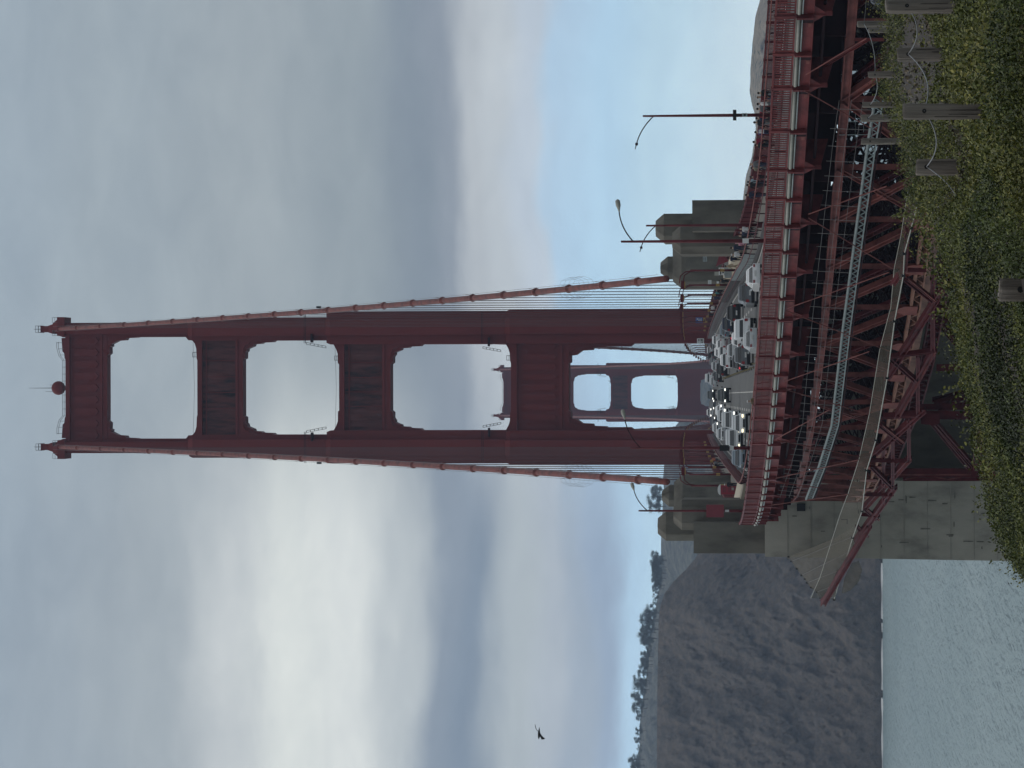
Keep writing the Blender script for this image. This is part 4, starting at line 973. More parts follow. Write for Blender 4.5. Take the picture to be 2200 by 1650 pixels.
# fixtures on those poles
def panel(name, c, sx, sz, material, label, cat, thick=.06, rz=0, group=None):
    mb = MB().box(c, (sx, thick, sz), rz); return based(mb, name, material, tuple(c), label, cat, group)
def at_pole(l, x, dy=-.12): 
    b = Vector(l['_base']); p = at(x, proj(b + Z * 5)[1], b.y); p.x = b.x; p.y = b.y + dy; return p
p = at_pole(l5, 1536.5, -.25); panel('red_box', p, 1.25, 1.75, m_dkred, 'square dark red box mounted on a lamp pole by the pylon', 'box', .5)
p = at_pole(l5, 1562); panel('pole_plate', p, .22, .4, m_white, 'small white plate on the lamp pole below the red box', 'sign')
p = at_pole(l1, 1602); panel('pole_plate', p, .35, .45, m_white, 'white plate on the tall lamp pole among the walkers', 'sign')
p = at_pole(l4, 1556); panel('traffic_signal', p, .5, .8, m_black, 'dark signal box on the lamp pole beside oncoming cars', 'signal', .35)
p = at_pole(l4, 1572); panel('pole_plate', p, .4, .35, m_white, 'white plate on the lamp pole beside oncoming cars', 'sign')
p = at_pole(l3, 1593.5, -.2); q = at_pole(l3, 1578.5, -.2)
sg = thing('lane_signal', 'dark lane signal board on the lone lamp pole', 'signal', tuple(q)); MB().box(q, (.86, .25, .28)).build('board', m_black, sg); MB().box(q - Z * .32, (.2, .3, .4)).build('bracket', m_under, sg)
sg = thing('speed_sign', 'grey sign with round mark on the lone lamp pole', 'sign', tuple(q - Z * 1)); c = at_pole(l3, 1600, -.2); MB().box(c, (.3, .05, .44)).build('plate', m_galv, sg); MB().tube([c + Vector((0, -.03, 0)), c + Vector((0, -.05, 0))], .1, 10).build('round_mark', m_black, sg)
# ---------------------------------------------------------------- low twin-arm lamps down both sides of the bridge
def row_lamp(sgn):
    t = thing('bridge_lamp', 'x', 'bridge lamp', (0, 0, 0), 'low bridge lamps lining the roadway')
    MB().tube([(0, 0, 0), (0, 0, 5.6)], [.14, .11], 8).build('post', m_reddark, t, True)
    for k in (0, 1):
        z0 = 5.2 + k * .45
        MB().tube([(0, 0, z0 - .6), (-sgn * .15, 0, z0 + .5), (-sgn * .6, 0, z0 + 1.1), (-sgn * 1.5, 0, z0 + 1.25)], .06, 6).build('arm', m_reddark, t, True)
    MB().span((-sgn * 1.2, -.3, 6.3), (-sgn * 2.2, .3, 6.7)).build('lantern', m_reddark, t)
    MB().span((-sgn * 1.3, -.25, 6.2), (-sgn * 2.1, .25, 6.3)).build('lens', m_yellow, t)
    MB().span((-.16, -.12, 1.6), (.16, .12, 2.1)).build('junction_box', m_yellow, t)
    return t
stations = [60.0] + [104 + 45.72 * i for i in range(26)]
for sgn, nm in ((1, 'walkers'), (-1, 'sea-side footway')):
    pr = row_lamp(sgn)
    for i, s in enumerate(stations):
        o = pr if i == 0 else copy_tree(pr)
        o.location = D(s, sgn * 12.25 if i else sgn * 12.6); o['label'] = f"low red bridge lamp on the side of the {nm}, {ORD[i]} from the camera"

# ---------------------------------------------------------------- red booth, cream walls, notice boards
t = t_far(1052, -12.9, 1); b = D(t, -12.9)
bo = thing('red_booth', 'dark red booth with white domed roof on the sea-side footway', 'booth', tuple(b))
bd = MB().box(b + Z * 1.15, (1.05, 1.05, 2.1)).build('cabin', m_boothred, bo); MB().box(b + Z * .08, (1.15, 1.15, .2)).build('plinth', m_under, bo)
rf = MB(); 
for k in range(7):
    a0, a1 = math.pi * k / 7, math.pi * (k + 1) / 7
rf.prism([(b.x + .62 * math.cos(a), b.z + 2.2 + .34 * math.sin(a)) for a in np.linspace(0, math.pi, 9)], b.y - .6, b.y + .6); rf.build('roof', m_white, bo)
for k in range(3): MB().box(b + Vector((0, -.535, .55 + k * .6)), (.62, .03, .42)).build('panel', m_dkred, bo)
MB().box(b + Vector((.1, -.56, .8)), (.3, .02, .26)).build('notice', m_conduit, bo)
cwall = MB(); t0 = t_at(1060, -12.4, .4) if False else -3.0
for (ta, tb_, oa, ob, h) in ((-6, 46, -14.1, -13.2, 1.0), (40, 62, -13.2, -12.9, .55)):
    pass
w1 = MB(); A, B = D(14, -14.35), D(44, -14.35); w1.quadbox([D(14, -14.3, -.05), D(14, -11.4, -.05), D(46, -11.6, -.05), D(46, -14.3, -.05), D(14, -14.3, .95), D(14, -11.4, .35), D(46, -11.6, .35), D(46, -14.3, .95)])
based(w1, 'cream_parapet', m_cream, tuple(D(14, -13)), 'cream painted parapet beside the red booth', 'parapet')
w2 = MB(); P = [D(4, 11.0, .0), D(4, 13.6, .0), D(120, 13.6, 0), D(120, 11.0, 0)]
w2.quadbox([D(20, 13.2, -.02), D(20, 14.1, -.02), D(112, 14.1, -.02), D(112, 13.2, -.02), D(20, 13.2, 1.0), D(20, 14.1, 1.0), D(112, 14.1, 1.0), D(112, 13.2, 1.0)])
based(w2, 'cream_parapet', m_cream, tuple(D(20, 13.6)), 'cream painted parapet behind the walkers between the pylons', 'parapet')
def board(y, x0, x1, y0, y1, Yd, name, material, label, cat, legs=True, marks=()):
    A, B = at(x0, y0, Yd), at(x1, y1, Yd); c = (A + B) / 2; o = thing(name, label, cat, (c.x, Yd, min(A.z, B.z)))
    MB().box(c, (abs(A.x - B.x), .08, abs(A.z - B.z))).build('panel', material, o)
    for (mx0, mx1, my0, my1, mm) in marks:
        a_, b_ = at(mx0, my0, Yd), at(mx1, my1, Yd); MB().box(((a_.x + b_.x) / 2, Yd - .06, (a_.z + b_.z) / 2), (abs(a_.x - b_.x), .03, abs(a_.z - b_.z))).build('printed_mark', mm, o)
    if legs:
        g = D(Yd - Y0, 12)
        MB().tube([(c.x, Yd + .08, g.z), (c.x, Yd + .08, c.z)], .05, 6).build('leg', m_under, o)
    return o
board(0, 1544, 1562.5, 575, 591, 440, 'notice_board', m_white, 'white notice board with black symbols at the far pylon foot', 'sign', True,
      [(1546, 1548, 577, 579, m_black), (1550, 1553, 577.5, 581, m_black), (1547, 1549.5, 583, 590, m_black), (1552, 1555, 584, 587, m_black), (1556, 1557, 577, 589, m_galv)])
board(0, 1535, 1545, 584, 592, 444, 'cream_board', m_conduit, 'plain cream panel beside the white notice board', 'sign', False)
board(0, 1521, 1528.5, 602, 612, 470, 'notice_plate', m_white, 'white plate high on the inner face of the far pylon', 'sign', False, [(1523, 1523.6, 604, 610, m_galv), (1525, 1525.6, 604, 610, m_galv)])
board(0, 1539.5, 1544.5, 604.5, 609, 470, 'notice_plate', m_white, 'small white plate below another on the far pylon', 'sign', False)
board(0, 1510, 1519, 551, 562, 420, 'notice_plate', m_galv, 'pale grey plate on the lamp post by the far pylon', 'sign', False, [(1512, 1512.8, 553, 560, m_under), (1515, 1515.8, 553, 560, m_under)])
board(0, 1494.5, 1509.5, 682, 694, 690, 'blue_sign', m_blue, 'blue sign with pale lettering above the footway at the tower', 'sign', True, [(1497, 1499.5, 684, 687, m_white), (1501, 1502, 684, 692, m_white), (1503.5, 1504.5, 685, 692, m_white), (1506, 1507, 684, 691, m_white)])
board(0, 1510.5, 1515.5, 682.5, 693.5, 690, 'yellow_sign', m_yellow, 'narrow yellow sign right under the blue sign', 'sign', False, [(1512, 1514, 686, 690, m_black)])
board(0, 1497.5, 1512.5, 727, 738, 740, 'pictogram_sign', m_white, 'white sign with dark pictograms beside the tower portal', 'sign', True, [(1500, 1503, 729, 732, m_black), (1505, 1510, 729, 732, m_black), (1500, 1501, 733, 737, m_galv), (1504, 1505, 733, 737, m_galv), (1507, 1510, 733.5, 736.5, m_black)])
aw = thing('canopy', 'dark red canopy over an information stand by the far pylon', 'canopy', tuple(at(1580, 560, 425)))
A = at(1545, 550, 425); B = at(1538, 573, 425); Cc = at(1548, 568, 425); E_ = at(1579, 550, 425); E2 = at(1579, 556, 425)
MB().plate([A, B, Cc, E2, E_], .5).build('awning', m_dkred, aw)
fr = MB(); a_, b_ = at(1556, 561, 427), at(1572, 597, 427); MB().box(((a_.x + b_.x) / 2, 427, (a_.z + b_.z) / 2), (abs(a_.x - b_.x), .1, abs(a_.z - b_.z))).build('screen', m_galv, aw)

# ================================================================== vehicles
def car_proto(kind):
    """parts of one car, nose towards +Y, standing on z = 0"""
    Ln, W, H, belt, hood, deckz = {'sedan': (4.6, 1.82, 1.45, .92, .90, .98), 'suv': (4.7, 1.92, 1.74, 1.08, 1.05, 1.08), 'hatch': (4.2, 1.78, 1.52, .95, .92, .96), 'van': (5.1, 2.0, 2.0, 1.15, 1.1, 1.15), 'pickup': (5.5, 1.98, 1.85, 1.1, 1.08, 1.1)}[kind]
    h = Ln / 2; parts = {}
    def ring(side, xs, y0): return [(xs, y, z) for y, z in side]
    side = [(-h, .38), (-h + .08, .28), (h - .12, .26), (h, .42), (h - .02, .62), (h - .18, hood - .14), (h - 1.15, hood), (h - 1.3, belt), (-h + .55, belt), (-h + .06, deckz - .05), (-h - .02, .62)]
    mb = MB(); w2 = W / 2; prof = [(-w2, .93), (-w2 + .07, .985), (-w2 + .25, 1.0), (w2 - .25, 1.0), (w2 - .07, .985), (w2, .93)]
    n = len(side); cy, cz = 0, .6
    for x, s in prof: mb.v += [(x, cy + (y - cy) * (s if s < 1 else 1), cz + (z - cz) * s) for y, z in side]
    for i in range(len(prof) - 1):
        for j in range(n): j2 = (j + 1) % n; mb.f.append((i * n + j, i * n + j2, (i + 1) * n + j2, (i + 1) * n + j))
    mb.f += [tuple(range(n)), tuple(reversed(range((len(prof) - 1) * n, len(prof) * n)))]
    parts['body'] = mb
    yb0, yb1, yt0, yt1 = {'sedan': (-h + .75, h - 1.25, -h + 1.45, h - 2.05), 'suv': (-h + .12, h - 1.25, -h + .45, h - 1.95), 'hatch': (-h + .15, h - 1.1, -h + .65, h - 1.85), 'van': (-h + .08, h - .8, -h + .25, h - 1.5), 'pickup': (-h + 1.95, h - 1.3, -h + 2.15, h - 2.0)}[kind]
    wb_, wt_ = w2 - .1, w2 - (.30 if kind != 'van' else .18)
    cab = MB(); zt = H - .1
    cab.quadbox([(-wb_, yb0, belt - .03), (wb_, yb0, belt - .03), (wb_, yb1, belt - .03), (-wb_, yb1, belt - .03), (-wt_, yt0, zt), (wt_, yt0, zt), (wt_, yt1, zt), (-wt_, yt1, zt)])
    parts['cabin_frame'] = cab
    rf_ = MB(); rf_.quadbox([(-wt_ - .02, yt0 - .05, zt), (wt_ + .02, yt0 - .05, zt), (wt_ + .02, yt1 + .05, zt), (-wt_ - .02, yt1 + .05, zt), (-wt_ + .14, yt0 + .15, H), (wt_ - .14, yt0 + .15, H), (wt_ - .14, yt1 - .2, H), (-wt_ + .14, yt1 - .2, H)]); parts['roof'] = rf_
    def pane(a, b, c, d, ins=.07):
        a, b, c, d = map(Vector, (a, b, c, d)); m = (a + b + c + d) / 4; q = [m + (k - m) * (1 - ins) for k in (a, b, c, d)]
        nn = (b - a).cross(d - a).normalized() * .015; return MB().plate([k + nn for k in q], .02)
    parts['rear_window'] = pane((wb_, yb0, belt + .04), (-wb_, yb0, belt + .04), (-wt_, yt0, zt - .02), (wt_, yt0, zt - .02), .12)
    parts['windscreen'] = pane((-wb_, yb1, belt + .02), (wb_, yb1, belt + .02), (wt_, yt1, zt - .02), (-wt_, yt1, zt - .02), .10)
    parts['side_window'] = [pane((-wb_, yb0, belt + .04), (-wb_, yb1, belt + .04), (-wt_, yt1, zt - .02), (-wt_, yt0, zt - .02), .1), pane((wb_, yb1, belt + .04), (wb_, yb0, belt + .04), (wt_, yt0, zt - .02), (wt_, yt1, zt - .02), .1)]
    wl = []
    for sx in (-1, 1):
        for yw in (-h + .85, h - .85): wl.append(MB().tube([(sx * (w2 - .24), yw, .33), (sx * (w2 - .02), yw, .33)], .33, 14))
    parts['wheel'] = wl
    parts['tail_light'] = [MB().box((sx * (w2 - .22), -h + .0, .82 if kind in ('sedan', 'hatch') else .95), (.24, .12, .13 if kind in ('sedan', 'hatch') else .28)) for sx in (-1, 1)]
    parts['headlight'] = [MB().box((sx * (w2 - .24), h - .05, .68 if kind != 'suv' else .8), (.30, .14, .12)) for sx in (-1, 1)]
    parts['rear_bumper'] = MB().box((0, -h - .03, .45), (W - .1, .14, .26)); parts['front_bumper'] = MB().box((0, h - .0, .4), (W - .12, .1, .24))
    parts['grille'] = MB().box((0, h + .0, .66), (.8, .07, .18)); parts['licence_plate'] = MB().box((0, -h - .06, .72), (.5, .05, .16))
    parts['mirror'] = [MB().box((sx * (w2 + .09), h - 1.75, belt + .08), (.2, .12, .14)) for sx in (-1, 1)]
    return parts
def paint(c, name): return mat(name, c, .28, 0.25, spec=.6)
PAINT = {'white': paint((.86, .87, .87), 'white_car_paint'), 'silver': paint((.55, .58, .59), 'silver_car_paint'), 'grey': paint((.14, .15, .16), 'grey_car_paint'), 'black': paint((.012, .013, .015), 'black_car_paint'),
         'navy': paint((.018, .028, .05), 'navy_car_paint'), 'dark green': paint((.016, .03, .028), 'green_car_paint'), 'blue grey': paint((.17, .22, .26), 'bluegrey_car_paint'), 'maroon': paint((.05, .012, .016), 'maroon_car_paint')}
protos = {k: car_proto(k) for k in ('sedan', 'suv', 'hatch', 'van', 'pickup')}
_meshcache = {}
def make_car(kind, colour, x, y, away, label, brake=False, warm=False, lit=True):
    t, off = on_deck(x, y, -.22); t += 2.3; base = D(t, off, -.22)
    c = thing('car' if kind not in ('van', 'pickup') else {'van': 'van', 'pickup': 'pickup_truck'}[kind], label, 'car' if kind not in ('van', 'pickup') else kind, (0, 0, 0), 'vehicles queuing over the bridge')
    for nm, mbs in protos[kind].items():
        for i, mb in enumerate(mbs if isinstance(mbs, list) else [mbs]):
            m = {'wheel': m_tyre, 'tail_light': m_tail_on if brake else m_tail, 'rear_bumper': m_black, 'front_bumper': m_black, 'grille': m_black, 'licence_plate': m_white, 'mirror': PAINT[colour]}.get(nm, PAINT[colour])
            if nm == 'headlight': m = (m_glow_y if warm else m_glow) if (not away and lit) else m_conduit
            if nm in ('rear_window', 'windscreen', 'side_window'): m = m_glass
            if kind in ('sedan', 'hatch') and nm in ('rear_bumper', 'front_bumper'): m = PAINT[colour]
            mb.build(nm, m, c)
    gr = math.atan(.035)
    c.scale = (1.06,) * 3; c.location = base; c.rotation_euler = (gr if away else -gr, 0, heading(t) + (0 if away else math.pi))
    return c
cars = [('sedan', 'white', 1641, 588, 1, 'white saloon nearest the walkers, half hidden by the near railing'), ('suv', 'grey', 1629, 629, 1, 'grey estate car driving away just behind the white saloon lane'),
        ('suv', 'black', 1597, 672, 1, 'black off-roader with pale rear plate driving away beside the picket barrier'), ('suv', 'navy', 1583.5, 695, 1, 'dark off-roader with pale roof ahead of the black off-roader'),
        ('hatch', 'blue grey', 1572.5, 708, 1, 'blue grey hatchback following the barrier ahead of two dark off-roaders'), ('van', 'white', 1626, 706, 1, 'white van with greenish rear window in the middle lane'),
        ('hatch', 'white', 1605, 727, 1, 'white hatchback with wide black rear window mid-queue'), ('sedan', 'silver', 1634, 726, 1, 'silver saloon touching the near railing line in the middle of the queue'),
        ('sedan', 'maroon', 1587, 740, 1, 'dark car with red brake lights glowing in the queue', True), ('suv', 'grey', 1619, 762, 1, 'grey-roofed dark car close behind the railing in the inner lane'),
        ('hatch', 'black', 1607, 776, 1, 'black hatchback with pale roof edge, inner lane, red light showing', True), ('hatch', 'white', 1551, 730, 1, 'small white hatchback far up the outer lane'),
        ('sedan', 'black', 1545, 741, 1, 'black saloon beyond the small white hatchback'), ('suv', 'white', 1572, 757, 1, 'white off-roader in the middle lane with dark spare wheel'), ('sedan', 'white', 1556, 755, 1, 'white car ahead of the white off-roader'),
        ('suv', 'black', 1567.5, 792, 1, 'black off-roader with white roof line on the inner lane'), ('sedan', 'grey', 1542, 776, 1, 'grey saloon far up the middle lane'), ('hatch', 'black', 1555, 808, 1, 'black hatchback beside the yellow centre tubes'),
        ('van', 'white', 1537, 812, 1, 'white van at the head of the queue under the tower'), ('sedan', 'silver', 1543, 819, 1, 'silver car next to the centre tubes near the tower'),
        ('sedan', 'white', 1534, 752, 1, 'white car at the crest of the outer lane'), ('sedan', 'black', 1537, 765, 1, 'black car at the crest in the middle lane'), ('hatch', 'silver', 1549, 786, 1, 'silver hatchback between dark cars near the crest'),
        ('sedan', 'white', 1561, 741, 1, 'white saloon between dark cars in the outer lane'), ('suv', 'white', 1579, 773, 1, 'white off-roader ahead of the black hatchback with red light'), ('hatch', 'silver', 1592, 752, 1, 'silver hatchback beside the car with brake lights'),
        ('sedan', 'black', 1530, 781, 1, 'black car just visible on the crest of the inner lane'), ('van', 'white', 1528.5, 795, 1, 'white van on the crest before the far tower'), ('sedan', 'silver', 1550, 919, 0, 'silver oncoming saloon beside the dark blue one'), ('hatch', 'white', 1534, 886, 0, 'white oncoming hatchback on the crest'),
        ('suv', 'dark green', 1571, 849, 0, 'black oncoming car with two square bright headlights alone in its lane'), ('suv', 'dark green', 1540.5, 848, 0, 'dark oncoming car far off with two small headlights'),
        ('sedan', 'grey', 1541, 869, 0, 'grey oncoming car with one dazzling headlight near the crest'), ('sedan', 'white', 1559, 882, 0, 'white oncoming car with dazzling headlight mid-distance'),
        ('suv', 'silver', 1570, 893, 0, 'silver oncoming car with bright lights beside the queue front'), ('van', 'silver', 1590, 902, 0, 'pale oncoming van with tall windscreen'),
        ('suv', 'silver', 1613, 909, 0, 'silver oncoming off-roader with warm headlights nearest the railing', False, True), ('sedan', 'navy', 1543.5, 906, 0, 'dark blue oncoming saloon far off by the barrier'),
        ('hatch', 'silver', 1563, 932, 0, 'silver oncoming hatchback beside the red barrier', False, False, False), ('sedan', 'grey', 1582, 934, 0, 'grey oncoming saloon between silver cars', False, False, False),
        ('van', 'silver', 1602, 941, 0, 'silver oncoming van with one warm headlight', False, True), ('suv', 'blue grey', 1612, 984, 0, 'grey-blue oncoming car closest to the red barrier', False, False, False)]
for q in cars: make_car(*q)

# ================================================================== people
def person_proto(pose):
    V = {'pel': (0, 0, .95), 'sp': (0, -.01, 1.12), 'ch': (0, 0, 1.32), 'nk': (0, .0, 1.48), 'hd0': (0, .02, 1.56), 'hd1': (0, .03, 1.66), 'hd2': (0, .01, 1.73)}
    Rr = {'pel': (.155, .115), 'sp': (.145, .105), 'ch': (.175, .12), 'nk': (.055, .055), 'hd0': (.07, .085), 'hd1': (.085, .10), 'hd2': (.06, .07)}
    E_ = [('pel', 'sp'), ('sp', 'ch'), ('ch', 'nk'), ('nk', 'hd0'), ('hd0', 'hd1'), ('hd1', 'hd2')]
    for s, sd in ((1, 'r'), (-1, 'l')):
        st = {'walk': .26 * s, 'stand': 0.03 * s, 'lean': .05 * s}[pose]
        V['hip' + sd] = (.10 * s, 0, .90); V['kn' + sd] = (.11 * s, st * .55 + .03, .50); V['an' + sd] = (.11 * s, st - .03, .09); V['to' + sd] = (.12 * s, st + .14, .045)
        V['sh' + sd] = (.19 * s, 0, 1.40); ar = {'walk': -.18 * s, 'stand': .04, 'lean': .34}[pose]
        V['el' + sd] = (.25 * s, ar * .5 - .03, 1.13); V['wr' + sd] = (.24 * s, ar + .06, .90 if pose != 'lean' else 1.05); V['ha' + sd] = (.235 * s, ar + .12, .80 if pose != 'lean' else 1.02)
        Rr['hip' + sd] = (.098, .105); Rr['kn' + sd] = (.064, .068); Rr['an' + sd] = (.045, .05); Rr['to' + sd] = (.042, .032); Rr['sh' + sd] = (.068, .07); Rr['el' + sd] = (.045, .047); Rr['wr' + sd] = (.031, .034); Rr['ha' + sd] = (.034, .022)
        E_ += [('pel', 'hip' + sd), ('hip' + sd, 'kn' + sd), ('kn' + sd, 'an' + sd), ('an' + sd, 'to' + sd), ('ch', 'sh' + sd), ('sh' + sd, 'el' + sd), ('el' + sd, 'wr' + sd), ('wr' + sd, 'ha' + sd)]
    ks = list(V); me = bpy.data.meshes.new('person'); me.from_pydata([V[k] for k in ks], [(ks.index(a), ks.index(b)) for a, b in E_], [])
    o = bpy.data.objects.new('person', me); col.objects.link(o); o.modifiers.new('s', 'SKIN'); sub = o.modifiers.new('d', 'SUBSURF'); sub.levels = 1
    for k, sv in zip(ks, me.skin_vertices[0].data): sv.radius = Rr[k]; sv.use_root = (k == 'pel')
    dg = bpy.context.evaluated_depsgraph_get(); dg.update(); res = bpy.data.meshes.new_from_object(o.evaluated_get(dg)); bpy.data.objects.remove(o)
    res.materials.clear(); n = len(res.polygons); idx = []
    for p in res.polygons:
        x, y, z = p.center
        idx.append(3 if z < .085 else 2 if z < .93 and abs(x) < .21 else 0 if (z > 1.47 or (z < 1.0 and abs(x) > .2)) else 1)
    return res, idx
ppl = {k: person_proto(k) for k in ('walk', 'stand', 'lean')}
PM = {}
def pm(n, c, r=.85):
    if n not in PM: PM[n] = mat(n, c, r)
    return PM[n]
CL = {'black': (.012, .012, .015), 'navy': (.02, .028, .06), 'white': (.6, .6, .6), 'grey': (.16, .17, .18), 'red': (.28, .02, .03), 'crimson': (.24, .01, .04), 'pink': (.55, .25, .32), 'teal': (.07, .26, .26), 'pale blue': (.33, .45, .50), 'purple': (.09, .06, .16), 'tan': (.34, .27, .18), 'orange': (.5, .16, .09), 'brown': (.13, .085, .04), 'maroon': (.12, .02, .03), 'khaki': (.24, .22, .16)}
SK = [(.42, .26, .19), (.30, .17, .11), (.5, .33, .25)]
hair_mb = MB(); hair_mb.ball((0, -.012, 1.685), .105, 12, 8, (.92, 1.05, .85)); 
for i, v in enumerate(hair_mb.v):   # open the face side
    if v[1] > .055 and v[2] < 1.70: hair_mb.v[i] = (v[0] * .8, .045, v[2])
cap_mb = MB().ball((0, 0, 1.71), .108, 12, 8, (.95, 1.05, .62)); cap_mb.box((0, .12, 1.70), (.16, .14, .02))
bag_mb = MB(); bag_mb.quadbox([(-.15, -.28, 1.0), (.15, -.28, 1.0), (.15, -.11, 1.0), (-.15, -.11, 1.0), (-.12, -.24, 1.42), (.12, -.24, 1.42), (.12, -.11, 1.42), (-.12, -.11, 1.42)])
nose_mb = MB().box((0, .125, 1.64), (.03, .035, .045))
def person(y, off, top, legs, label, pose='walk', scale=1.0, cap=None, bag=None, face=0.0, far=None, h=0.0, hair=(.015, .012, .01)):
    t = far if far is not None else (t_at(y, off, 1.5) if y < 530 and off > 0 or off < 0 and y > 0 and y < 1000 and far is None and off < 0 and h == 0.5 else (t_at(y, off, 1.5) if off > 0 and y < 530 else (t_far(y, off, 1.5) if off > 0 else t_at(y, off, 1.5))))
    me0, idx = ppl[pose]; me = me0.copy(); sk = random.choice(SK)
    for m in (pm('skin_%d' % SK.index(sk), sk, .6), pm(top + '_cloth', CL[top]), pm(legs + '_cloth', CL[legs]), pm('shoe', (.03, .03, .03))): me.materials.append(m)
    me.polygons.foreach_set('material_index', idx); me.polygons.foreach_set('use_smooth', [True] * len(idx)); me.update()
    o = bpy.data.objects.new('person', me); col.objects.link(o); o.location = D(t, off, 0.0); o.scale = (scale * 1.05,) * 3; o.rotation_euler = (0, 0, heading(t) + face)
    o['_base'] = (0, 0, 0); tag(o, label, 'person', 'people on the footways')
    (cap_mb.build('cap', pm(cap + '_cloth', CL[cap]), o, True) if cap else hair_mb.build('hair', pm('hair', hair), o, True))
    nose_mb.build('nose', me.materials[0], o)
    if bag: bag_mb.build('backpack', pm(bag + '_cloth', CL[bag]), o)
    return o
PI = math.pi
E1 = 12.5
P_ = [(200, 'black', 'grey', 'walker in black farthest from the pylons, against the dry hill', {}), (209, 'maroon', 'navy', 'walker in dark maroon beside a person in white', {'face': PI}), (223, 'white', 'grey', 'person in white top leaning by the far railing', {'pose': 'stand', 'face': -1.5}),
      (234, 'grey', 'black', 'grey-clad person just beyond the one in white', {}), (246, 'red', 'black', 'person in red standing below the lone lamp signs', {'face': PI}), (254, 'navy', 'black', 'person in navy next to the red jacket under the lone lamp', {}),
      (263, 'black', 'grey', 'tall person in black past the lone lamp', {'scale': 1.08}), (284, 'purple', 'navy', 'person in purple on the footway between lamp and crimson coat', {'bag': 'white'}), (305, 'crimson', 'black', 'person in bright crimson coat on the footway', {'scale': 1.04}), (312, 'black', 'black', 'dark-clad person just behind the crimson coat', {'scale': .95}),
      (353, 'grey', 'navy', 'person in grey with dark hair against the hill', {'scale': 1.03, 'face': PI}), (361, 'khaki', 'grey', 'shorter person in khaki beside the grey jacket', {'scale': .94}), (380, 'maroon', 'black', 'short person in maroon beside the pale blue jacket', {'scale': .93}),
      (391, 'pale blue', 'navy', 'person in pale blue jacket walking beside one in black', {'scale': 1.0}), (397.5, 'black', 'black', 'person in black beside the pale blue jacket', {'scale': 1.05}), (419, 'navy', 'navy', 'broad person in navy near the pylon edge', {'scale': 1.05}),
      (492, 'white', 'black', 'person in white at the pylon between two lamps', {'face': PI}), (500, 'navy', 'black', 'person in navy hat between two lamps', {'cap': 'navy'}), (507, 'black', 'black', 'person in black next to the tall lamp', {'face': PI}), (502, 'pink', 'pink', 'small child in pink beside the tall lamp', {'scale': .72, 'cap': 'pink'}),
      (522, 'pink', 'navy', 'person in pink top just past the tall lamp', {'cap': 'pink'}), (531, 'navy', 'navy', 'person in dark blue walking from the pylon', {'scale': 1.04}), (541, 'white', 'black', 'person in white shirt and white cap at the pylon foot', {'cap': 'white'}), (556, 'navy', 'black', 'person in navy jacket by the cream wall', {'bag': 'navy'}),
      (572, 'tan', 'tan', 'person in tan against the cream wall', {'face': 1.2}), (603, 'black', 'black', 'dark-clad person behind the pickets at the far pylon', {}), (624, 'black', 'black', 'person in black with big backpack past the far pylon', {'bag': 'black', 'scale': 1.05}), (631, 'teal', 'navy', 'person in teal beside the black backpack', {}),
      (640, 'navy', 'navy', 'person in navy next to the teal jacket', {}), (661, 'white', 'black', 'person in white far along the footway', {'face': PI}), (668, 'white', 'grey', 'second person in white far along the footway', {}), (676, 'black', 'black', 'dark-clad walker farthest along the footway', {'face': PI})]
for (y, tp, lg, lab, kw) in P_: person(y, E1 + random.uniform(-.5, .5), tp, lg, lab, **kw)
person(862, -12.6, 'brown', 'black', 'person in brown jacket and white cap leaning over the near railing', 'lean', 1.0, 'white', face=PI * .8)
person(0, -12.6, 'orange', 'navy', 'person in orange top on the sea-side footway below the lamps', far=t_far(988, -12.6, 1), face=PI)
person(0, -12.4, 'grey', 'grey', 'person in grey beside the orange top on the sea-side footway', far=t_far(995, -12.4, 1))
person(0, -12.6, 'black', 'black', 'black-clad cyclist standing on the sea-side footway near the far pylon', far=t_far(1000, -12.6, 1), face=PI, cap='white')
person(0, -12.2, 'black', 'black', 'black-clad person by the red booth', far=t_far(1041, -12.2, 1), face=PI, cap='white')

# ================================================================== bird over the sea
bp_ = at(1159, 1574, 240)
bird = thing('bird', 'black sea bird gliding in the cloudy sky away from the tower', 'bird', tuple(bp_))
bb = MB(); a = at(1157.5, 1588, 240.2); c = at(1158.5, 1566, 239.8); d = c - a
bb.tube([a, a + d * .12, a + d * .3, a + d * .6, a + d * .85, c + d * .15], [.012, .05, .075, .085, .05, .012], 8); bb.build('body', m_black, bird, True)
def wing(pts, nm):
    w_ = MB(); 
    for (x0, y0, x1, y1, Yd) in pts: w_.v += [tuple(at(x0, y0, Yd)), tuple(at(x1, y1, Yd + .02)), tuple(at(x0, y0, Yd) + Vector((0, .02, -.02))), tuple(at(x1, y1, Yd + .04) + Vector((0, .02, -.02)))]
    for i in range(len(pts) - 1):
        k = i * 4; w_.f += [(k, k + 4, k + 5, k + 1), (k + 2, k + 3, k + 7, k + 6), (k, k + 2, k + 6, k + 4), (k + 1, k + 5, k + 7, k + 3)]
    w_.build(nm, m_black, bird)
wing([(1157, 1572, 1160, 1576, 240), (1151, 1566, 1155, 1571, 240.1), (1149.5, 1560, 1151.5, 1565, 240.3), (1149, 1556, 1149.4, 1557, 240.5)], 'wing')
wing([(1157, 1577, 1160, 1575, 240), (1161, 1584, 1164, 1581, 239.9), (1163.5, 1589, 1168, 1585, 239.7), (1168.5, 1588.5, 1170.5, 1586.5, 239.6)], 'wing')
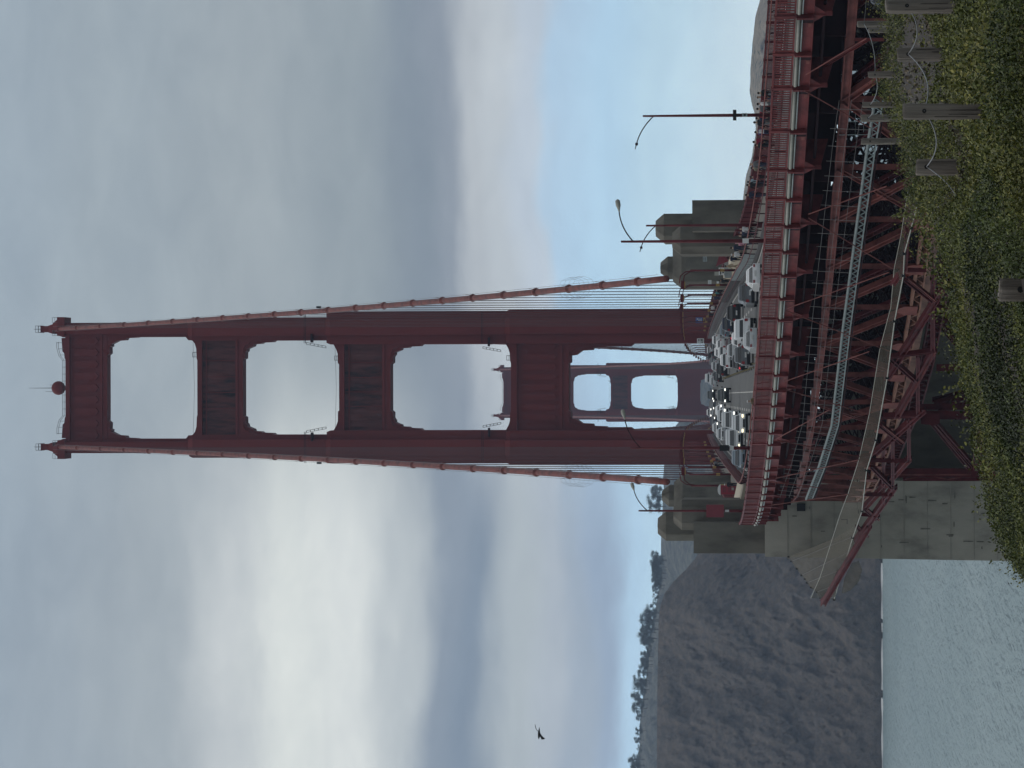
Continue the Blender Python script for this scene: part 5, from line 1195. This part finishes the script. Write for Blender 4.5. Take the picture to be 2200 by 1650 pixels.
# ================================================================== foreground hillside
xb_pts = [(-200, 1885), (0, 1885), (60, 1902), (130, 1892), (180, 1890), (230, 1905), (300, 1930), (345, 1944), (420, 1968), (500, 1996), (560, 2014), (650, 2040), (750, 2056), (850, 2083), (920, 2098), (1000, 2122), (1100, 2142), (1180, 2168), (1215, 2196), (1300, 2260), (1600, 2420)]
def smooth(a, b, x): t = np.clip((x - a) / (b - a), 0, 1); return t * t * (3 - 2 * t)
def Ycrest(y): return 44 + 50 * (1 - smooth(330, 500, y))
def groundY(y, V):               # distance of the hillside surface seen at a pixel (a plane for each sight column)
    xb, Yc = np.interp(y, *zip(*xb_pts)) + 16, Ycrest(y)
    return 1 / (1 / Yc + (V - xb) / (2420 - xb) * (1 / 17.0 - 1 / Yc))
def ground(y, Y):
    xb, Yc = np.interp(y, *zip(*xb_pts)) + 16, Ycrest(y)
    V = xb + (2420 - xb) * (1 / Y - 1 / Yc) / (1 / 17.0 - 1 / Yc); return at(float(V), float(y), float(Y))
m_soil = mat('bare_soil', (0.050, 0.040, 0.033), .95, var=.45, vscale=3, bump=.6, bscale=9, detail=9)
P = []; ysf = np.linspace(-260, 1620, 110); rows = 46
for y in ysf:
    Yc = float(Ycrest(y)); zc = ground(y, Yc)
    for j in range(rows):
        if j < 34: p = ground(y, 14 + (Yc - 14) * j / 33)
        else:
            k = j - 33; Yd = Yc + [1.5, 4, 9, 18, 32, 55, 90, 130, 170, 200, 240, 290][k - 1]; z = max(zc.z - [.5, 1.8, 4.8, 10, 18, 27, 36, 42, 45, 46, 47, 55][k - 1], -2); p = at(1500, y, Yd); p.z = z
        P.append((p.x, p.y, p.z))
grid_mesh('hillside', P, len(ysf), rows, m_soil)
hill('bluff', [(-160, 1800), (60, 1815), (200, 1872), (300, 1925), (420, 1950), (560, 2010), (640, 2060), (760, 2120)], -160, 760, 300, 400, 2300, m_bluff, 21, 10, 60, 20)

def leaf_mat(name, a, b, c):
    m = mat(name, b, .55, var=.01, vscale=.6); t = m.node_tree
    for n in t.nodes:
        if n.type == 'VALTORGB':
            cr = n.color_ramp; cr.elements[0].position = .38; cr.elements[0].color = (*a, 1); cr.elements[1].color = (*b, 1); cr.elements[2].position = .64; cr.elements[2].color = (*c, 1)
    bs = t.nodes['Principled BSDF']; bs.inputs['Specular IOR Level'].default_value = .35
    gi = N('ShaderNodeNewGeometry', t); vr = ramp(gi.outputs['Random Per Island'], [(0, (.35, .38, .35)), (.5, (.9, .9, .9)), (1, (1.55, 1.45, 1.3))], t, 'LINEAR')     # every leaf its own shade
    src = bs.inputs['Base Color'].links[0].from_socket; L(mixc(1.0, src, vr, t, 'MULTIPLY'), bs.inputs['Base Color'], t)
    return m
m_ivy = leaf_mat('ivy_leaf', (.018, .030, .009), (.072, .098, .022), (.165, .180, .042))
m_ivy_y = leaf_mat('young_leaf', (.060, .078, .016), (.135, .150, .032), (.210, .200, .055))
m_dry = leaf_mat('dry_stem', (.06, .05, .035), (.12, .10, .07), (.18, .15, .11))
def cover(n, region, hgt, size, material, name, label, seed, mask=None, clump=.7):
    r = np.random.default_rng(seed); y = r.uniform(region[0], region[1], n); xb = np.interp(y, *zip(*xb_pts)) + 16
    V = xb + (2300 - xb) * r.uniform(-.004, 1, n) ** 1.05 if True else 0
    V = np.maximum(V, xb - 2)
    keep = (V < 2290)
    if mask is not None: keep &= mask(V, y, r)
    y, V = y[keep], V[keep]; Yd = groundY(y, np.maximum(V, np.interp(y, *zip(*xb_pts)) + 16))
    pts = at_many(V, y, Yd)
    hgt = hgt * (1 - .3 * smooth(450, 700, y)); hh = fbm(pts[:, 0] * clump, pts[:, 1] * clump * .6, 4, seed); mound = fbm(pts[:, 0] * .33 + 5, pts[:, 1] * .22, 3, seed // 10 + 40); hmap = np.clip((hh - .36) * 2.4, 0, 1.2) * (.35 + 1.3 * mound)
    pts[:, 2] += hgt * hmap * r.uniform(.55, 1.08, len(pts)) + .015; pts[:, 1] -= hgt * .3 * hmap * r.uniform(0, 1, len(pts))
    k2 = ~((hmap < .10) & (r.uniform(size=len(pts)) < .55)); dd = pts - np.array([0, 0, ZC]); w2 = dd @ np.array(_f); V2 = 1100 - dd @ np.array(_u) / w2 * F; y2 = 825 - dd @ np.array(_r) / w2 * F
    for (xa, xz, ya, yz) in POSTS:      # nothing grows inside or right against the posts
        k2 &= ~((V2 > xa) & (V2 < xz - 2 * ((y2 * 7) % 9)) & (y2 > ya - 1) & (y2 < yz + 1))
    if mask is not None: k2 &= mask(V2, y2, r)
    pts, Yd = pts[k2], Yd[k2]
    o = mesh_quads(name, leaf_cards(pts, size * (.55 + .45 * Yd / 42), seed), material); o['kind'] = 'stuff'; o['label'] = label; return o
POSTS = [(1842, 1906, 45, 59), (1865, 1932, 154, 168), (1853, 1930, 219, 232), (1850, 1918, 246, 262), (1850, 1938, 297, 311), (1903, 2060, -2, 30), (1927, 2034, 103, 133), (1940, 2122, 223, 257), (1968, 2068, 342, 377), (2146, 2330, 598, 648)]
def in_dirt(V, y, r):
    d1 = ((V - 1975) / 36) ** 2 + ((y - 130) / 100) ** 2 < 1
    return ~d1 | (r.uniform(size=len(V)) < .12)
cover(190000, (-60, 1300), .42, .029, m_ivy, 'ivy_cover', 'dense dark green ivy covering the near slope', 31, in_dirt)
cover(50000, (-60, 1300), .42, .026, m_ivy_y, 'ivy_shoots', 'yellow green young shoots over the ivy', 32, in_dirt, 1.1)
cover(60000, (-60, 470), .5, .036, m_ivy_y, 'bush_leaves', 'yellow green leafy mounds around the timber posts', 37, in_dirt, .5)
cover(5000, (-60, 420), .2, .07, m_dry, 'dry_twigs', 'dry brown twigs on bare soil between the posts', 33)
# long sprigs that break the skyline of the slope
sp = MB(); r = random.Random(4); pts_s = []
for k in range(260):
    y = r.uniform(-40, 1240); Yc = float(Ycrest(y)); g = ground(y, Yc * r.uniform(.88, 1.0)); h = r.uniform(.12, .42) * (Yc / 44) ** .5
    tip = g + Vector((r.uniform(-.15, .15), r.uniform(-.1, .1), h)); sp.tube([g, (g + tip) / 2 + Vector((.02, 0, .02)), tip], [.006, .005, .003], 3)
    for j in range(9): f = r.uniform(.3, 1.05); pts_s.append(g + (tip - g) * f + Vector((r.uniform(-.05, .05), r.uniform(-.05, .05), r.uniform(-.03, .03))))
so = mesh_quads('sprig_leaves', leaf_cards(np.array([tuple(p) for p in pts_s]), .045, 5), m_ivy_y); so['kind'] = 'stuff'; so['label'] = 'leafy sprigs along the edge of the slope'
# white daisies in the ivy
dz = thing('white_daisy', 'x', 'flower', (0, 0, 0), 'white daisies in the ivy')
pt = MB()
for k in range(9):
    a = 2 * math.pi * k / 9; pt.plate([(0, 0, 0), (.02 * math.cos(a - .3), -.005, .02 * math.sin(a - .3)), (.038 * math.cos(a), -.012, .038 * math.sin(a)), (.02 * math.cos(a + .3), -.005, .02 * math.sin(a + .3))], .003)
pt.build('petals', mat('petal_white', (.75, .75, .72), .6), dz); MB().ball((0, -.008, 0), .011, 8, 6).build('disc', m_yellow, dz); MB().tube([(0, .01, 0), (0, .05, -.25)], .004, 4).build('stem', m_ivy, dz)
fl_ = [(2100, 358), (2137, 372), (2096, 384), (2029, 430), (2046, 435), (2013, 444), (2082, 446), (2053, 464), (2055, 470), (2073, 482), (2058, 505), (2028, 420), (2092, 428), (2040, 452)]
for i, (x, y) in enumerate(fl_):
    o = dz if i == 0 else copy_tree(dz); Yd = float(groundY(y, x)) * .985; o.location = at(x, y, Yd) + Vector((0, -.25, 0)); o.rotation_euler = (random.uniform(-.5, .3), random.uniform(-.4, .4), 0); o.scale = (1.1,) * 3
    o['label'] = 'small white daisy dotted in the ivy below the timber posts'
# ---------------------------------------------------------------- timber posts and their sagging cables
def timber(x0, x1, ya, yb, label, Yd=None, seed=0):
    ym = (ya + yb) / 2; Yd = Yd or float(groundY(ym, x1)); rad = (yb - ya) / 2 * Yd / F; tp = at(x0, ym, Yd); bt_ = at(x1, ym, Yd) - Z * .5
    bt_.x = tp.x + (seed % 3 - 1) * .01
    t = thing('timber_post', label, 'post', tuple(bt_), 'weathered timber posts of the cable fence'); r_ = random.Random(seed); mb = MB(); n = 12
    for q, (f, s) in enumerate(((0, 1.03), (.5, 1.0), (.96, 1.0), (.985, .97), (1.0, .88))):
        for k in range(n):
            a = 2 * math.pi * k / n; rr_ = rad * s * (1 + .03 * math.sin(3 * a + seed)); p = bt_ + (tp - bt_) * f; mb.v.append((p.x + rr_ * math.cos(a), p.y + rr_ * math.sin(a), p.z + (.008 * math.sin(a + seed) if q > 2 else 0)))
    for q in range(4):
        for k in range(n): k2 = (k + 1) % n; mb.f.append((q * n + k, q * n + k2, (q + 1) * n + k2, (q + 1) * n + k))
    mb.f.append(tuple(range(4 * n, 5 * n))); mb.build('shaft', m_wood, t)
    hole = at(x0 + (x1 - x0) * .22 if x1 - x0 < 150 else x0 + 45, ym, Yd); hole.y -= rad + .002; hole.x = tp.x
    MB().tube([hole, hole + Vector((0, .01, 0))], rad * .28, 8).build('cable_hole', m_black, t)
    ck = MB(); 
    for k in range(3):
        a = -math.pi / 2 + r_.uniform(-.8, .8); z0 = r_.uniform(.2, .6); p0 = bt_ + (tp - bt_) * z0; p1 = bt_ + (tp - bt_) * (z0 + r_.uniform(.2, .35)); o_ = Vector((math.cos(a), math.sin(a), 0)) * (rad * .995); ck.beam(p0 + o_, p1 + o_, rad * .05, rad * .06)
    ck.build('drying_crack', m_black, t); return hole
h = [timber(1903, 2075, -2, 30, 'timber post cut by the upper picture edge', seed=1), timber(1927, 2034, 103, 133, 'split timber post with dark groove beside the bare soil', seed=2), timber(1940, 2122, 223, 257, 'tallest timber post, leaning in front of the ivy', seed=3), timber(1968, 2068, 342, 377, 'timber post with crack lines at the end of the cable', seed=4), timber(2146, 2330, 598, 648, 'largest nearest timber post cut by the picture edge', 27.0, seed=5)]
hb = [timber(1842, 1906, 45, 59, 'distant thin timber post before the dark truss, nearest the upper edge', seed=6), timber(1866, 1906, 60, 71, 'short distant timber post tucked beside a thin one', seed=7), timber(1865, 1932, 154, 168, 'distant timber post between bush and scaffold', seed=8), timber(1853, 1930, 219, 232, 'distant timber post right behind the tallest post', seed=9), timber(1850, 1918, 246, 262, 'distant timber post with pale disc on it', seed=10), timber(1850, 1938, 297, 311, 'distant timber post beside the catwalk end', seed=11)]
m_wirefence = mat('fence_wire', (.17, .17, .17), .5, .2)
def cable(pts, sag_, r, label, n=14):
    mb = MB(); P_ = []
    for a, b in zip(pts, pts[1:]):
        for k in range(n + 1): f = k / n; P_.append(a + (b - a) * f - Z * (4 * sag_ * f * (1 - f)))
    mb.tube(P_, r, 6); return based(mb, 'fence_cable', m_wirefence, tuple(pts[0]), label, 'cable', 'sagging fence cables', True)
cable([h[0], h[1]], .11, .007, 'sagging grey cable from the edge post to the split post'); cable([h[1], h[2]], .12, .007, 'sagging grey cable between the split post and the tallest post')
cable([h[2], h[3]], .12, .008, 'sagging grey cable between the tallest post and the cracked post'); e1 = at(2062, 440, 41); cable([h[3], e1], .07, .008, 'loose grey cable end dropping from the cracked post into the ivy')
cable([hb[0] + Vector((2.5, 0, .05)), hb[0], hb[2], hb[3], hb[4], hb[5]], .10, .010, 'thin cable linking the distant timber posts', 8)
cable([at(2115, 178, 40), at(2200, 255, 33)], .03, .005, 'thin pale wire slanting through the ivy')
MB().tube([hb[4] + Vector((0, -.11, .1)), hb[4] + Vector((0, -.13, .1))], .09, 10)
# plastic-wrapped bundle at the picture edge
w_ = at(1888, 2, 120); bm_ = MB().ball(tuple(w_ + Vector((0.25, 0, .05))), .34, 14, 10, (1.2, 1.0, .8)); rr2 = random.Random(3)
bm_.v = [(x + rr2.uniform(-.04, .04), y + rr2.uniform(-.04, .04), z + rr2.uniform(-.05, .05)) for x, y, z in bm_.v]
based(bm_, 'wrapped_bundle', mat('dark_plastic', (.03, .035, .05), .25), tuple(w_), 'dark plastic wrapped bundle at the upper picture edge', 'bundle')

# ================================================================== sea haze
hz = MB().span((-2400, -60, -12), (2400, 4700, 243)).build('haze', None); hz['kind'] = 'stuff'; hz['label'] = 'thin bluish sea haze over the strait'
mh = bpy.data.materials.new('sea_haze'); mh.use_nodes = True; th = mh.node_tree; th.nodes.clear()
pv = N('ShaderNodeVolumePrincipled', th); pv.inputs['Color'].default_value = (.58, .74, 1.0, 1); pv.inputs['Density'].default_value = 0.00009; pv.inputs['Anisotropy'].default_value = 0.25
ov = N('ShaderNodeOutputMaterial', th); L(pv.outputs[0], ov.inputs['Volume'], th); hz.data.materials.append(mh)
for o in bpy.data.objects:
    if '_base' in o: del o['_base']
